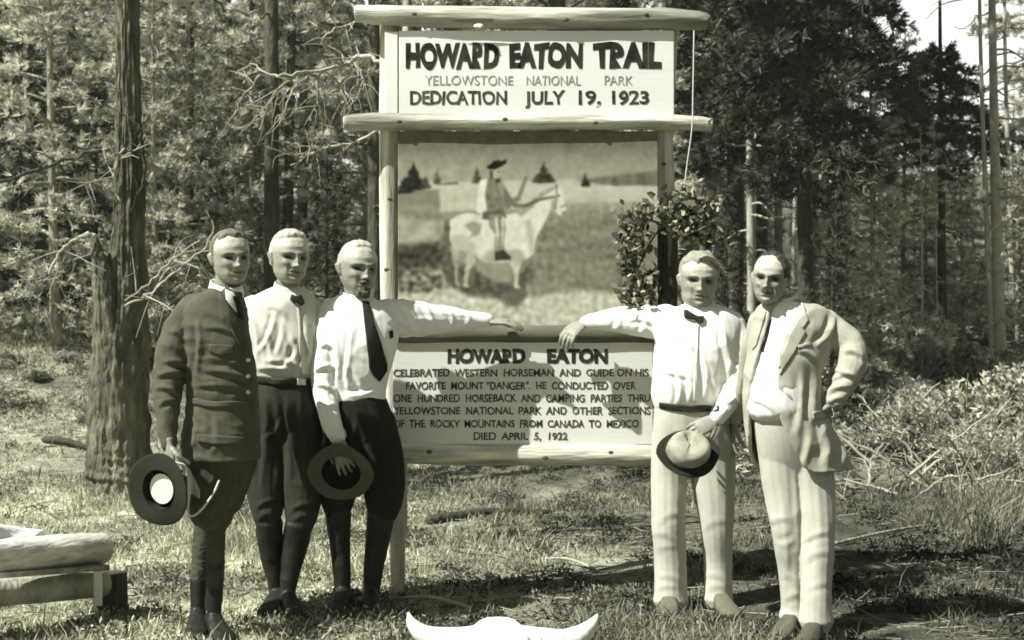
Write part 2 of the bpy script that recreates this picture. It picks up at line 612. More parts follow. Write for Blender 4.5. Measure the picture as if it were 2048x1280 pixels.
def build_ground():
    ys = np.concatenate([np.linspace(-12, 3.6, 24)[:-1], np.linspace(3.6, 9, 200)[:-1], np.linspace(9, 24, 130)[:-1], np.geomspace(24, 420, 50)])
    us = np.linspace(-1, 1, 260)
    us = np.sign(us) * (np.abs(us) * .35 + np.abs(us) ** 3 * .65)
    X = us[None, :] * (9 + np.abs(ys[:, None]) * 1.1)
    Y = np.repeat(ys[:, None], len(us), 1)
    Z = hgt(X, Y)
    rng = np.random.default_rng(3)
    jit = np.zeros_like(Z)
    for f, a in ((3.1, .012), (9, .008), (23, .006)):
        fl = np.array([mnoise.noise(Vector((x * f, y * f, 1.7))) for x, y in zip(X.ravel(), Y.ravel())]).reshape(Z.shape)
        jit += a * fl
    Z = Z + jit * (np.abs(Y - 14) < 12)
    V = np.stack([X, Y, Z], -1).reshape(-1, 3)
    a, b = Y.shape
    i = np.arange(a * b).reshape(a, b)
    Fc = np.stack([i[:-1, :-1], i[:-1, 1:], i[1:, 1:], i[1:, :-1]], -1).reshape(-1, 4)
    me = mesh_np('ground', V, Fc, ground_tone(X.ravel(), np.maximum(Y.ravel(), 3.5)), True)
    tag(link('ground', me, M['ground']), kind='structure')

build_ground()

def build_grass():
    rng = np.random.default_rng(11)
    n = 300000
    y = 4.6 + (rng.random(n) ** 1.6) * 15.5
    px = rng.uniform(-120, 2170, n)
    x = (px - 1024) / F * y
    den = np.array([mnoise.noise(Vector((a * .9, b * .9, 4.2))) + .6 * mnoise.noise(Vector((a * 3.1, b * 3.1, 9.2))) for a, b in zip(x.tolist(), y.tolist())])
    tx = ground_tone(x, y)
    keep = (den + (tx - .17) * 3.0 + rng.uniform(-.25, .25, n)) > .08
    x, y, den, tx = x[keep], y[keep], den[keep], tx[keep]
    n = len(x)
    z = hgt(x, y) - .012
    pxx = 1024 + x / y * F
    h = rng.gamma(3, .011, n) * (1 + .2 * (tx > .26)) * (1 + .05 * np.maximum(y - 6, 0)) * (.75 + .5 * (den > .2))
    tall = np.exp(-((pxx - 1975) / 120) ** 2) * (y > 7.6) * (y < 13)
    h = h * (1 + 3.2 * tall)
    a = rng.uniform(0, 2 * np.pi, n)
    w = rng.uniform(.0022, .0045, n) * (1 + .10 * np.maximum(y - 5, 0))
    le = h * rng.uniform(.2, 1.0, n)
    la = rng.uniform(0, 2 * np.pi, n)
    B = np.stack([x, y, z], 1)
    D = np.stack([np.cos(a) * w, np.sin(a) * w, np.zeros(n)], 1)
    Tm = B + np.stack([np.cos(la) * le * .35, np.sin(la) * le * .35, h * .62], 1)
    Tp = B + np.stack([np.cos(la) * le, np.sin(la) * le, h], 1)
    V = np.stack([B - D, B + D, Tm + D * .7, Tm - D * .7, Tp], 1).reshape(-1, 3)
    i = np.arange(n)[:, None] * 5
    Fc = np.concatenate([i + np.array([[0, 1, 2]]), i + np.array([[0, 2, 3]]), i + np.array([[3, 2, 4]])])
    t = (tx * .92 + .075) * rng.choice([.45, .8, 1.1, 1.5], n, p=[.25, .3, .3, .15])
    me = mesh_np('grass', V, Fc, np.repeat(t, 5))
    tag(link('grass', me, M['grass']), 'dry grass growing over the clearing and the bank', 'grass', kind='stuff')

build_grass()

def build_litter():
    """Twigs, needles and chips strewn over the earth."""
    rng = np.random.default_rng(23)
    n = 9000
    y = 4.7 + rng.random(n) ** 1.3 * 10
    px = rng.uniform(-60, 2110, n)
    x = (px - 1024) / F * y
    z = hgt(x, y) + rng.uniform(.002, .018, n)
    L = rng.gamma(2, .022, n) + .01
    a = rng.normal(0, .9, n)
    up = rng.uniform(-.15, .25, n)
    r = rng.uniform(.002, .0055, n)
    d = np.stack([np.cos(a), np.sin(a), up], 1) * L[:, None]
    c = np.stack([x, y, z], 1)
    s = np.stack([-np.sin(a) * r, np.cos(a) * r, np.zeros(n)], 1)
    u = np.zeros((n, 3))
    u[:, 2] = r
    V = np.stack([c - d - s, c - d + s, c - d + u, c + d - s * .6, c + d + s * .6, c + d + u * .6], 1).reshape(-1, 3)
    i = np.arange(n)[:, None] * 6
    Fc = np.concatenate([i + np.array([q]) for q in ([0, 2, 5, 3], [2, 1, 4, 5], [1, 0, 3, 4])])
    t = rng.choice([.05, .09, .25, .42], n, p=[.3, .3, .25, .15])
    tag(link('litter', mesh_np('litter', V, Fc, np.repeat(t, 6)), M['grass']), 'twigs and needles strewn over the bare earth', 'litter', kind='stuff')

build_litter()

def build_cover():
    """Low leafy ground plants and cushions of dead leaves, light and dark."""
    rng = np.random.default_rng(77)
    n = 5200
    y = 4.6 + rng.random(n) ** 1.5 * 13
    px = rng.uniform(-100, 2150, n)
    x = (px - 1024) / F * y
    den = np.array([mnoise.noise(Vector((a * 1.3 + 5, b * 1.3, 2.2))) + .5 * mnoise.noise(Vector((a * 4, b * 4, 1.2))) for a, b in zip(x.tolist(), y.tolist())])
    k = den > .0
    x, y = x[k], y[k]
    n = len(x)
    m = 34
    cx, cy = np.repeat(x, m), np.repeat(y, m)
    r = np.repeat(rng.uniform(.03, .10, n) * (1 + .06 * np.maximum(y - 6, 0)), m)
    ox, oy = rng.normal(0, .5, n * m) * r, rng.normal(0, .5, n * m) * r
    gx, gy = cx + ox, cy + oy
    c = np.stack([gx, gy, hgt(gx, gy) + rng.uniform(.0, .5, n * m) * r], 1)
    d = np.stack([ox / r, oy / r, rng.uniform(.1, .9, n * m)], 1)
    V, F5, tt = blades(c, d, 1, .024, .006, rng, .5, (.6, 1.3))
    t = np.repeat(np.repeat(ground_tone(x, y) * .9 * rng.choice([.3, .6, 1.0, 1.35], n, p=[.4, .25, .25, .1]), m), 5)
    tag(link('ground_cover', mesh_np('ground_cover', V, F5, t * tt), M['grass']), 'low leafy plants spread over the earth of the clearing', 'ground cover', kind='stuff')

# ------------------------------------------------------------------ trees
def blades(c, d, n_per, length, width, rng, spread=.8, tone_r=(.45, 1.6), flat=False):
    """Needle sprays: n_per narrow leaves around every centre c, leaning along d."""
    n = len(c)
    c = np.repeat(c, n_per, 0)
    d = np.repeat(d, n_per, 0)
    tt = np.repeat(rng.uniform(tone_r[0], tone_r[1], n) ** 1.3, n_per)
    N = len(c)
    v = d + rng.normal(0, spread, (N, 3))
    v /= np.linalg.norm(v, axis=1)[:, None]
    u = np.cross(v, rng.normal(0, 1, (N, 3)))
    u /= np.linalg.norm(u, axis=1)[:, None] + 1e-9
    l = (rng.uniform(.6, 1.3, N) * length)[:, None]
    w = (rng.uniform(.7, 1.3, N) * width)[:, None]
    V = np.stack([c - u * w * .4, c + u * w * .4, c + v * l * .55 + u * w, c + v * l, c + v * l * .55 - u * w], 1).reshape(-1, 3)
    i = np.arange(N)[:, None] * 5
    F5 = i + np.array([[0, 1, 2, 3, 4]])
    return V, F5, np.repeat(tt, 5)

build_cover()

def conifer(seed, H, cb, Rm, nb, r0, sprays, length, width, per=6, bend=.1, dead=10, droop=-.15, lean=0, tip=.9, top=1.0):
    """Trunk with limbs, and a crown of needle sprays on the outer limbs. Returns two meshes, base at the origin."""
    rng = np.random.default_rng(seed)
    rd = random.Random(seed)
    ph = rd.uniform(0, 6)
    def axis(z):
        t = z / H
        return np.array([bend * math.sin(t * 3 + ph) - bend * math.sin(ph) + lean * z, bend * .6 * math.cos(t * 2.3 + ph) - bend * .6 * math.cos(ph), z])
    tr = MB()
    zs = np.linspace(-.15, H, 16)
    tr.tube([(*axis(z), max(.012, r0 * (1 - .9 * max(z, 0) / H) * (1.25 if z < .3 else 1))) for z in zs], n=10, sub=2, rough=.12, seed=seed)
    for k in range(dead):
        z = rd.uniform(.6, max(cb, 1.2))
        a = rd.uniform(0, 6.28)
        L = rd.uniform(.3, 1.1)
        b = axis(z)
        pts = []
        for j in range(5):
            t = j / 4
            pts.append((b[0] + math.cos(a + t * .3) * L * t, b[1] + math.sin(a + t * .3) * L * t, b[2] + rd.uniform(-.1, .1) * t - .25 * L * t * t, .013 * (1 - .8 * t) + .003))
        tr.tube(pts, n=5, sub=2)
    cs, ds = [], []
    for k in range(nb):
        t = (k + rd.random()) / nb
        z = cb + (H - cb) * t * top
        L = Rm * ((1 - t) ** .8 * .9 + .12) * rd.uniform(.6, 1.15)
        if t < .15: L *= .7 + t * 2
        a = k * 2.4 + rd.uniform(-.5, .5)
        b = axis(z)
        el = rd.uniform(-.1, .3) + .5 * t
        dirv = np.array([math.cos(a), math.sin(a), math.tan(el)])
        pts, m = [], 6
        for j in range(m):
            q = j / (m - 1)
            pts.append(b + dirv * L * q + np.array([0, 0, droop * L * q * q * 2]))
        rb = .012 + .012 * L
        tr.tube([(*p, rb * (1 - .8 * j / (m - 1))) for j, p in enumerate(pts)], n=5, sub=1)
        ns = max(3, int(sprays * L))
        q = rng.uniform(.22, 1.0, ns) ** .75
        idx = np.clip((q * (m - 1)).astype(int), 0, m - 2)
        fr = q * (m - 1) - idx
        pa = np.array(pts)
        base = pa[idx] * (1 - fr)[:, None] + pa[idx + 1] * fr[:, None]
        side = np.cross(dirv, [0, 0, 1])
        side /= np.linalg.norm(side)
        off = rng.normal(0, 1, ns) * (.30 * L * (1.15 - q))
        base = base + side * off[:, None] + np.stack([rng.normal(0, .03, ns), rng.normal(0, .03, ns), rng.normal(0, .04, ns) - .25 * np.abs(off)], 1)
        cs.append(base)
        dd = dirv / np.linalg.norm(dirv) + side * np.sign(off)[:, None] * .7
        ds.append(dd)
    V, F5, tt = blades(np.concatenate(cs), np.concatenate(ds), per, length, width, rng, .65)
    return tr.mesh('trunk'), mesh_np('crown', V, F5, tt)

def shrub(seed, w, h, n, leaf, width, stems=7, lobes=9, per=5, open_=.3):
    rng = np.random.default_rng(seed)
    rd = random.Random(seed)
    st = MB()
    tips = []
    for k in range(stems):
        a, L = rd.uniform(0, 6.28), rd.uniform(.4, 1)
        tip = np.array([math.cos(a) * w * L * .8, math.sin(a) * w * L * .8, h * rd.uniform(.5, 1)])
        st.tube([(0, 0, -.05, .012), (*(tip * [.35, .35, .5]), .008), (*tip, .003)], n=5, sub=3)
        tips.append(tip)
    c = []
    for k in range(lobes):
        a, q = rd.uniform(0, 6.28), rd.uniform(0, .8)
        ce = np.array([math.cos(a) * w * q, math.sin(a) * w * q, h * rd.uniform(.25, .85)])
        g = rng.normal(0, 1, (n // lobes, 3))
        g /= np.linalg.norm(g, axis=1)[:, None]
        c.append(ce + g * rng.uniform(.4, 1, (len(g), 1)) * np.array([w, w, h]) * rd.uniform(.25, .45))
    c = np.concatenate(c)
    c[:, 2] = np.maximum(c[:, 2], .01)
    d = c - np.array([0, 0, h * .3])
    d /= np.linalg.norm(d, axis=1)[:, None]
    V, F5, tt = blades(c, d, per, leaf, width, rng, .8)
    return st.mesh('stems'), mesh_np('leaves', V, F5, tt)

def plant(name, label, cat, meshes, mats, parts, loc, rz=0, sc=1, group=None, zs=1):
    o = empty(name, loc, rz)
    o.scale = (sc, sc, sc * zs)
    for pn, me, m in zip(parts, meshes, mats):
        link(pn, me, m, o)
    return tag(o, label, cat, group)

def at(px, Y, dz=0):
    x = (px - 1024) * Y / F
    return Vector((x, Y, float(hgt(x, Y)) + dz))

PINE = [conifer(s, H, cb, Rm, nb, r0, 46, .11, .0065, per=13, dead=14)
        for s, H, cb, Rm, nb, r0 in ((1, 13, 2.2, 1.5, 60, .10), (2, 14, 3.2, 1.4, 56, .09), (3, 11, 1.0, 1.7, 62, .10), (4, 15, 4.0, 1.5, 54, .12))]
YOUNG = [conifer(s, H, cb, Rm, nb, r0, 50, .095, .006, per=12, dead=0, bend=.05)
         for s, H, cb, Rm, nb, r0 in ((11, 4.2, .15, .95, 56, .045), (12, 5.6, .2, 1.15, 64, .055))]
POLE = [conifer(s, H, cb, 1.1, 26, r0, 40, .12, .012, per=6, dead=26, bend=.12)
        for s, H, cb, r0 in ((21, 13, 6.0, .055), (22, 12, 6.5, .065), (23, 14, 7.5, .05))]
rf = random.Random(5)
used = []

def sky_ok(px, Y, H, z0):
    """Keep the gap of open sky at the upper right."""
    m = 1.3 * F / Y * .8
    if 1800 - m < px < 1965 + m:
        return z0 + H < CZ + .20 * Y
    return True

def pine(kind, px, Y, label, group, m=(None, None), sc=None, name='pine_tree', zs=1.0):
    src = rf.choice(kind)
    s = sc or rf.uniform(.85, 1.2)
    loc = at(px, Y)
    return plant(name, label, 'tree', src, (M[m[0] or 'bark'], M[m[1] or 'leaf']), ('trunk', 'crown'), loc, rf.uniform(0, 6.28), s, group, zs)

# the wood behind the clearing, near rows to far rows
n_tree = 0
for row, (y0, y1, cnt) in enumerate(((15, 18, 15), (18, 23, 24), (23, 30, 34), (30, 40, 38), (40, 56, 40))):
    for k in range(cnt):
        Y = rf.uniform(y0, y1)
        px = -160 + (k + rf.random()) / cnt * 2370
        right = px > 1180
        if right and rf.random() < (.6 if row < 3 else .3):
            kind, lab, gr = POLE, 'bare thin pole pine with dead twigs in the dense wood on the right', 'pole pines in the wood on the right'
        elif right:
            kind, lab, gr = PINE, 'needled pine in the dense wood on the right behind the clearing', 'pines in the wood on the right'
        else:
            kind, lab, gr = PINE, 'needled pine in the dense wood on the left behind the clearing', 'pines in the wood on the left'
        src = rf.choice(kind)
        sc = rf.uniform(.8, 1.2)
        loc = at(px, Y)
        Hh = max(v.co.z for v in src[0].vertices[-60:]) if False else 14
        if not sky_ok(px, Y, 13 * sc, loc.z):
            sc = (CZ + .20 * Y - loc.z) / 13.5 * rf.uniform(.72, 1.0)
            if sc < .15: continue
            src = rf.choice(PINE)
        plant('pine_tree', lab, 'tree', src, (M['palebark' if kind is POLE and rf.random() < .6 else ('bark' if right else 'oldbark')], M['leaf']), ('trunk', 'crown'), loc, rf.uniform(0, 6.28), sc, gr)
        n_tree += 1
# young pines filling the understorey
for k in range(46):
    Y = rf.uniform(12.5, 25)
    px = rf.uniform(-100, 2150)
    if 180 < px < 300 and Y < 14: continue
    if 1800 < px and Y < 15: continue
    right = px > 1180
    sc = rf.uniform(.55, 1.15)
    pine(YOUNG, px, Y, 'bushy young pine in the understorey %s' % ('right of the tall sign' if right else 'left of the tall sign'),
         'young pines right of the sign' if right else 'young pines left of the sign', sc=sc, name='young_pine')

# trees one can tell apart
dead_marks = []
pole = conifer(31, 14, 7, 1.2, 30, .075, 40, .12, .012, dead=16, bend=.05)
plant('pine_tree', 'slim dark pine trunk left of the tall sign, right of the broken snag', 'tree', pole, (M['darkbark'], M['leaf']), ('trunk', 'crown'), at(374, 15))
pole2 = conifer(32, 13, 7, 1.1, 26, .055, 40, .12, .012, dead=14, bend=.04)
plant('pine_tree', 'thin pale trunk rising just above the head of the man in uniform', 'tree', pole2, (M['palebark'], M['leaf']), ('trunk', 'crown'), at(424, 17))
pole3 = conifer(33, 15, 7, 1.3, 30, .10, 40, .12, .012, dead=12, bend=.03)
plant('pine_tree', 'stout pine trunk between the sign and the thin pale trunk', 'tree', pole3, (M['oldbark'], M['leaf']), ('trunk', 'crown'), at(546, 14))
pole4 = conifer(34, 13, 6, 1.1, 26, .055, 40, .12, .012, dead=22, bend=.04)
plant('pine_tree', 'bright thin dead trunk just right of the sign, with short bent twigs', 'tree', pole4, (M['dead'], M['leaf']), ('trunk', 'crown'), at(1505, 13.5))
plant('pine_tree', 'pale crooked trunk behind the balding man in the linen suit', 'tree', POLE[0], (M['palebark'], M['leaf']), ('trunk', 'crown'), at(1556, 15.5), 2.2)
pole5 = conifer(35, 9, 4.5, .9, 16, .075, 40, .12, .012, dead=20, bend=.06, lean=-.01)
plant('pine_tree', 'pale bleached trunk near the right edge under the patch of open sky', 'tree', pole5, (M['dead'], M['leaf']), ('trunk', 'crown'), at(2002, 14.5))
# the dark fir whose boughs hang over the right of the clearing
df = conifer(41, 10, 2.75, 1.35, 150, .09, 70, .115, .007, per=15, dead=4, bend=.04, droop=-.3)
plant('dark_fir', 'tall dark fir with hanging boughs right of the sign, below the sky', 'tree', df, (M['darkbark'], M['shadeleaf']), ('trunk', 'crown'), at(1612, 12.6), .4)
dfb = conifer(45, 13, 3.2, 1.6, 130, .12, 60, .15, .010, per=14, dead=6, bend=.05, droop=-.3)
plant('dark_fir', 'tall dark fir close behind the right end of the sign logs', 'tree', dfb, (M['darkbark'], M['shadeleaf']), ('trunk', 'crown'), at(1468, 15.2), 2.4)
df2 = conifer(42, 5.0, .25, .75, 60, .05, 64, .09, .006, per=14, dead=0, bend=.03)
plant('dark_fir', 'dark young fir between the sign and the standing men on the left', 'tree', df2, (M['darkbark'], M['shadeleaf']), ('trunk', 'crown'), at(655, 10.5), 1.0, .55)
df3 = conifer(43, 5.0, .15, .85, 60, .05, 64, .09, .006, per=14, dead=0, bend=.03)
plant('dark_fir', 'small dark fir just behind the man in the linen suit', 'tree', df3, (M['darkbark'], M['shadeleaf']), ('trunk', 'crown'), at(1665, 12.0), 2.0, .52)
plant('dark_fir', 'small dark fir behind the bow tied man beside the right post', 'tree', df2, (M['darkbark'], M['shadeleaf']), ('trunk', 'crown'), at(1455, 11.5), 3.0, .5)
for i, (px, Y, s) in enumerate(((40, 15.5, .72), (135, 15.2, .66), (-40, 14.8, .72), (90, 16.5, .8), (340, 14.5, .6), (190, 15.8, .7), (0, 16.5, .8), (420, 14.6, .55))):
    plant('dark_fir', 'low shade-coloured fir on the grassy bank at the left edge', 'tree', df3 if i % 2 else df2, (M['darkbark'], M['shadeleaf']), ('trunk', 'crown'), at(px, Y), i * 1.3, s, 'shade-coloured firs on the left bank')
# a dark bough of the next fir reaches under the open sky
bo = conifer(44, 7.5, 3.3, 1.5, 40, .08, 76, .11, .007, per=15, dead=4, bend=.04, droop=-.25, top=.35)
plant('dark_fir', 'broken topped dark fir with a wide bough under the open sky', 'tree', bo, (M['darkbark'], M['shadeleaf']), ('trunk', 'crown'), at(1885, 16.5), .7, .84)
# unseen pines added beside the camera to shade the right of the clearing
sh = conifer(51, 9.5, 4.2, 1.7, 60, .12, 46, .14, .016, per=7, dead=8)
for i, (x, y) in enumerate(((-2.8, 1.9), (-1.6, -.2))):
    plant('pine_tree', 'unseen pine added beside the viewer, out of the frame, to shade the clearing', 'tree', sh, (M['bark'], M['leaf']), ('trunk', 'crown'), Vector((x, y, float(hgt(x, y)))), i * 2.0, .9 + .1 * i, 'added pines beside the viewer')

def plate(mb, f, amp):
    """Ridge the bark of a trunk into long plates."""
    v = np.array(mb.v)
    cx, cy = v[:, 0].mean(), v[:, 1].mean()
    out = []
    for x, y, z in mb.v:
        a = math.atan2(y - cy, x - cx)
        q = Vector((math.cos(a) * f, math.sin(a) * f, z * 2.2))
        k = 1 - 2.4 * abs(mnoise.noise(q)) + .5 * mnoise.noise(q * 3.1)
        out.append((x + math.cos(a) * amp * k, y + math.sin(a) * amp * k, z))
    mb.v = out

def twiggy(b, rows, rd, n=6, L=.35, r=.003):
    """A dead branch with its side twigs."""
    q = cr(rows, 5)
    rr = [(x + rd.gauss(0, .006), y + rd.gauss(0, .006), z + rd.gauss(0, .006), w) for x, y, z, w in q]
    b.tube(rr, n=6, sub=2, rough=.25, seed=rd.random() * 9)
    for k in range(n):
        i = rd.randrange(2, len(q) - 1)
        p = Vector(q[i][:3])
        d = (Vector(q[min(i + 2, len(q) - 1)][:3]) - Vector(q[i - 2][:3])).normalized()
        d = (d * .6 + Vector((rd.gauss(0, .5), rd.gauss(0, .5), rd.gauss(-.1, .5)))).normalized()
        l = L * rd.uniform(.3, 1)
        w = min(r, q[i][3] * .7)
        m = p + d * l * .5 + Vector((rd.gauss(0, .02), 0, rd.gauss(0, .03)))
        e = p + d * l + Vector((rd.gauss(0, .05), 0, rd.gauss(-.03, .05)))
        b.tube([(*p, w), (*m, w * .7), (*e, w * .35)], n=5, sub=3)
        if rd.random() < .6:
            e2 = m + Vector((rd.gauss(0, .6), rd.gauss(0, .4), rd.gauss(0, .6))).normalized() * l * .5
            b.tube([(*m, w * .6), (*e2, w * .3)], n=4, sub=2)

# the big broken tree on the left
def big_tree():
    Y = 9.3
    o = empty('dead_pine', at(238, Y))
    t = MB()
    t.tube(pxrow([(238, 995, Y, 66), (238, 945, Y, 62), (238, 880, Y, 57), (238, 780, Y, 54), (240, 690, Y, 51), (246, 620, Y, 45), (254, 540, Y, 35), (258, 460, Y, 29), (259, 380, Y, 25), (258, 250, Y, 21), (256, 120, Y, 19), (254, -60, Y, 18), (252, -500, Y, 14), (250, -1400, Y, 5)]), n=110, sub=14, rough=.12, seed=3)
    plate(t, 5, .020)
    t.build('trunk', M['bigbark'], o)
    s = MB()  # fork; its lower length paints the trunk's sunlit side paler
    s.tube(pxrow([(222, 900, Y - .05, 34), (222, 830, Y - .06, 32), (222, 760, Y - .08, 30), (219, 680, Y - .10, 27), (210, 590, Y - .14, 21), (200, 525, Y - .14, 14), (192, 485, Y - .14, 8), (188, 466, Y - .14, 2)]), n=64, sub=14, rough=.22, seed=8)
    plate(s, 6, .012)
    s.build('fork_and_lit_side', M['snagbark'], o)
    rd = random.Random(12)
    for pts in ([(192, 470, 4), (170, 468, 4), (140, 485, 4), (115, 512, 4), (96, 545, 4)],
                [(262, 420, 4), (285, 372, 4), (290, 330, 4), (283, 290, 4.5), (279, 255, 4), (262, 236, 3)],
                [(240, 400, 3), (228, 360, 3), (232, 330, 3), (248, 300, 2.5)],
                [(250, 612, 3), (300, 585, 3), (350, 545, 2.6), (400, 505, 2.2), (425, 470, 1.5)],
                [(250, 600, 2.5), (305, 560, 2.4), (345, 520, 2), (395, 480, 1.4)],
                [(262, 590, 2.5), (320, 585, 2.2), (370, 560, 1.8), (410, 530, 1.2)],
                [(200, 300, 5), (130, 320, 4), (60, 345, 4), (-20, 370, 3)]):
        b = MB()
        twiggy(b, pxrow([(px, py, Y - .22, r * .85) for px, py, r in pts]), rd, 7, .45, .006)
        b.build('dead_branch', M['dead'] if pts[0][0] < 262 and pts[-1][0] > 0 else M['darkbark'], o)
    tag(o, 'big dead pine at left, with a broken fork and its sunlit side painted paler', 'tree')
big_tree()

# bare branches spreading out from behind the top of the sign
def dead_tree():
    Y = 7.6
    x0 = 800
    o = empty('dead_tree', at(x0, Y))
    t = MB()
    t.tube(pxrow([(x0, 1120, Y, 14), (x0 + 4, 700, Y, 13), (x0 + 8, 300, Y, 11), (x0 + 12, 130, Y, 10), (x0 + 20, -200, Y, 8)]), n=10, sub=5, rough=.1)
    t.build('trunk', M['bark'], o)
    rd = random.Random(13)
    for pts in ([(806, 150, 6), (770, 128, 6), (728, 112, 6), (690, 128, 5.5), (640, 142, 5), (590, 148, 4), (540, 150, 3), (500, 130, 2), (470, 150, 1.5)],
                [(640, 142, 4), (634, 180, 4), (640, 220, 3.5), (652, 270, 3)],
                [(600, 147, 3), (560, 175, 3), (535, 215, 2.6), (520, 260, 2)],
                [(690, 128, 3), (655, 100, 3), (650, 70, 2.5), (690, 50, 2.2), (740, 35, 2)],
                [(650, 140, 3), (680, 170, 2.5), (708, 205, 2)],
                [(706, 118, 2.5), (722, 150, 2.5), (728, 180, 2)],
                [(800, 230, 4), (720, 280, 4), (640, 300, 3), (580, 330, 2)],
                [(620, 145, 2.5), (580, 195, 2.4), (560, 250, 2)],
                [(520, 152, 2), (490, 190, 2), (470, 230, 1.4)],
                [(660, 290, 2.5), (610, 310, 2), (570, 300, 1.5)]):
        b = MB()
        twiggy(b, pxrow([(px, py, Y + .15 * math.sin(px * .03), r * .72) for px, py, r in pts]), rd, 9, .28, .004)
        b.build('dead_branch', M['dead'], o)
    tag(o, 'leafless dead tree behind the sign, pale branches spread to the left', 'tree')
dead_tree()

# ------------------------------------------------------------------ undergrowth
SHR = [shrub(s, w, h, n, leaf, wd) for s, w, h, n, leaf, wd in ((1, .55, .45, 900, .055, .010), (2, .7, .6, 1100, .06, .011), (3, .4, .3, 700, .05, .010), (4, .8, .5, 1100, .07, .008))]
spots = []
for k in range(96):
    Y = rf.uniform(9.8, 19)
    px = rf.uniform(-80, 2130) if k < 66 else rf.uniform(1700, 2120)
    if 250 < px < 1300 and Y < 11.5: continue
    if 1250 < px < 1900 and Y < 10.5: continue
    if px < 230 and Y < 15.5: continue
    spots.append((px, Y))
for px, Y in spots:
    if px < 700: lab, gr, nm = 'low pale shrub on the grassy bank left of the men', 'shrubs on the left bank', 'shrub'
    elif px < 1500: lab, gr, nm = 'low shrub on the ground behind the sign', 'shrubs behind the sign', 'shrub'
    else: lab, gr, nm = 'low shrub in the clearing right of the men', 'shrubs on the right', 'shrub'
    plant('shrub', lab, 'shrub', rf.choice(SHR), (M['dead'], M['shrubleaf']), ('stems', 'leaves'), at(px, Y), rf.uniform(0, 6.28), rf.uniform(.5, 1.1), gr, rf.uniform(.6, 1))
plant('shrub', 'pale feathery grassy bush at the right edge beside the brush pile', 'shrub', SHR[3], (M['dead'], M['grass'] if False else M['shrubleaf']), ('stems', 'leaves'), at(2000, 10.2), 0, .8)

for k in range(15):
    px, Y = rf.uniform(1640, 2090), rf.uniform(11.4, 15.5)
    plant('shrub', 'scrubby brush at the foot of the wood on the right', 'shrub', rf.choice(SHR), (M['dead'], M['brushleaf']), ('stems', 'leaves'), at(px, Y), rf.uniform(0, 6.28), rf.uniform(.4, .95), 'brush at the foot of the wood on the right', rf.uniform(.8, 1.5))

for k in range(22):
    px, Y = rf.uniform(-60, 420), rf.uniform(10.4, 15.5)
    if 185 < px < 300 and Y < 11: continue
    plant('shrub', 'small dark scrub plant dotted over the straw bank at the left', 'shrub', rf.choice(SHR), (M['dead'], M['brushleaf']), ('stems', 'leaves'), at(px, Y), rf.uniform(0, 6.28), rf.uniform(.25, .6), 'scrub on the left bank', rf.uniform(.5, 1.0))

# the small leafy tree at the right post
def sapling():
    Y = 6.12
    o = empty('leafy_sapling', at(1352, Y))
    s = MB()
    for pts in ([(1352, 1180, 3), (1350, 1000, 3), (1345, 800, 3), (1330, 690, 3), (1300, 600, 3), (1276, 560, 2.8), (1272, 500, 2.6), (1275, 425, 2)],
                [(1278, 640, 2.5), (1262, 580, 2), (1246, 530, 1.6)],
                [(1274, 540, 2.5), (1310, 470, 2), (1360, 425, 1.6), (1425, 400, 1.2)],
                [(1276, 600, 2), (1300, 560, 1.8), (1290, 590, 1.4)],
                [(1340, 445, 2), (1385, 470, 1.6), (1420, 500, 1.2)]):
        s.tube(pxrow([(a, b, Y - .02, r) for a, b, r in pts]), n=6, sub=5)
    s.build('stem', M['darkbark'], o)
    rng = np.random.default_rng(9)
    cl = [(1262, 445, 22), (1275, 480, 20), (1258, 520, 18), (1262, 560, 20), (1290, 590, 24), (1285, 430, 22), (1330, 420, 26), (1370, 405, 26), (1400, 430, 24), (1380, 465, 22), (1415, 470, 18), (1250, 590, 12), (1355, 445, 20), (1300, 560, 14), (1245, 490, 12), (1425, 410, 16)]
    cs = []
    for px, py, r in cl:
        for k in range(int(r * 5.0)):
            cs.append(P(px + rng.normal(0, r * .55), py + rng.normal(0, r * .55), Y + rng.normal(-.02, .06)))
    cs = np.array([tuple(c) for c in cs])
    d = rng.normal(0, .5, cs.shape)
    d[:, 2] -= .2
    V, F5, tt = blades(cs, d, 1, .042, .014, rng, .6, (.25, 2.6))
    me = mesh_np('leaves', V - np.array(o.location), F5, tt)
    link('leaves', me, M['postleaf'], o)
    tag(o, 'leafy sapling growing against the right post of the sign', 'sapling')
sapling()

# the brush pile on the right
def brush_pile():
    rd = random.Random(4)
    o = empty('brush_pile', at(1900, 11.5))
    for k in range(46):
        px, Y = rd.uniform(1700, 2080), rd.uniform(9.6, 11.6)
        b = at(px, Y)
        a, el, L = rd.uniform(0, 6.28), rd.uniform(.1, .9), rd.uniform(.5, 1.5)
        d = Vector((math.cos(a) * math.cos(el), math.sin(a) * math.cos(el) * .5, math.sin(el) * .75))
        m = MB()
        p1 = b + d * L * .5 + Vector((0, 0, .06 * rd.random()))
        twiggy(m, [(*b, .015), (*p1, .011), (*(b + d * L), .004)], rd, 5, .3, .005)
        m.build('dead_branch', M['dead'] if rd.random() < .7 else M['bark'], o)
    tag(o, 'tangled pile of bleached dead branches at the right edge of the clearing', 'brush pile')
brush_pile()

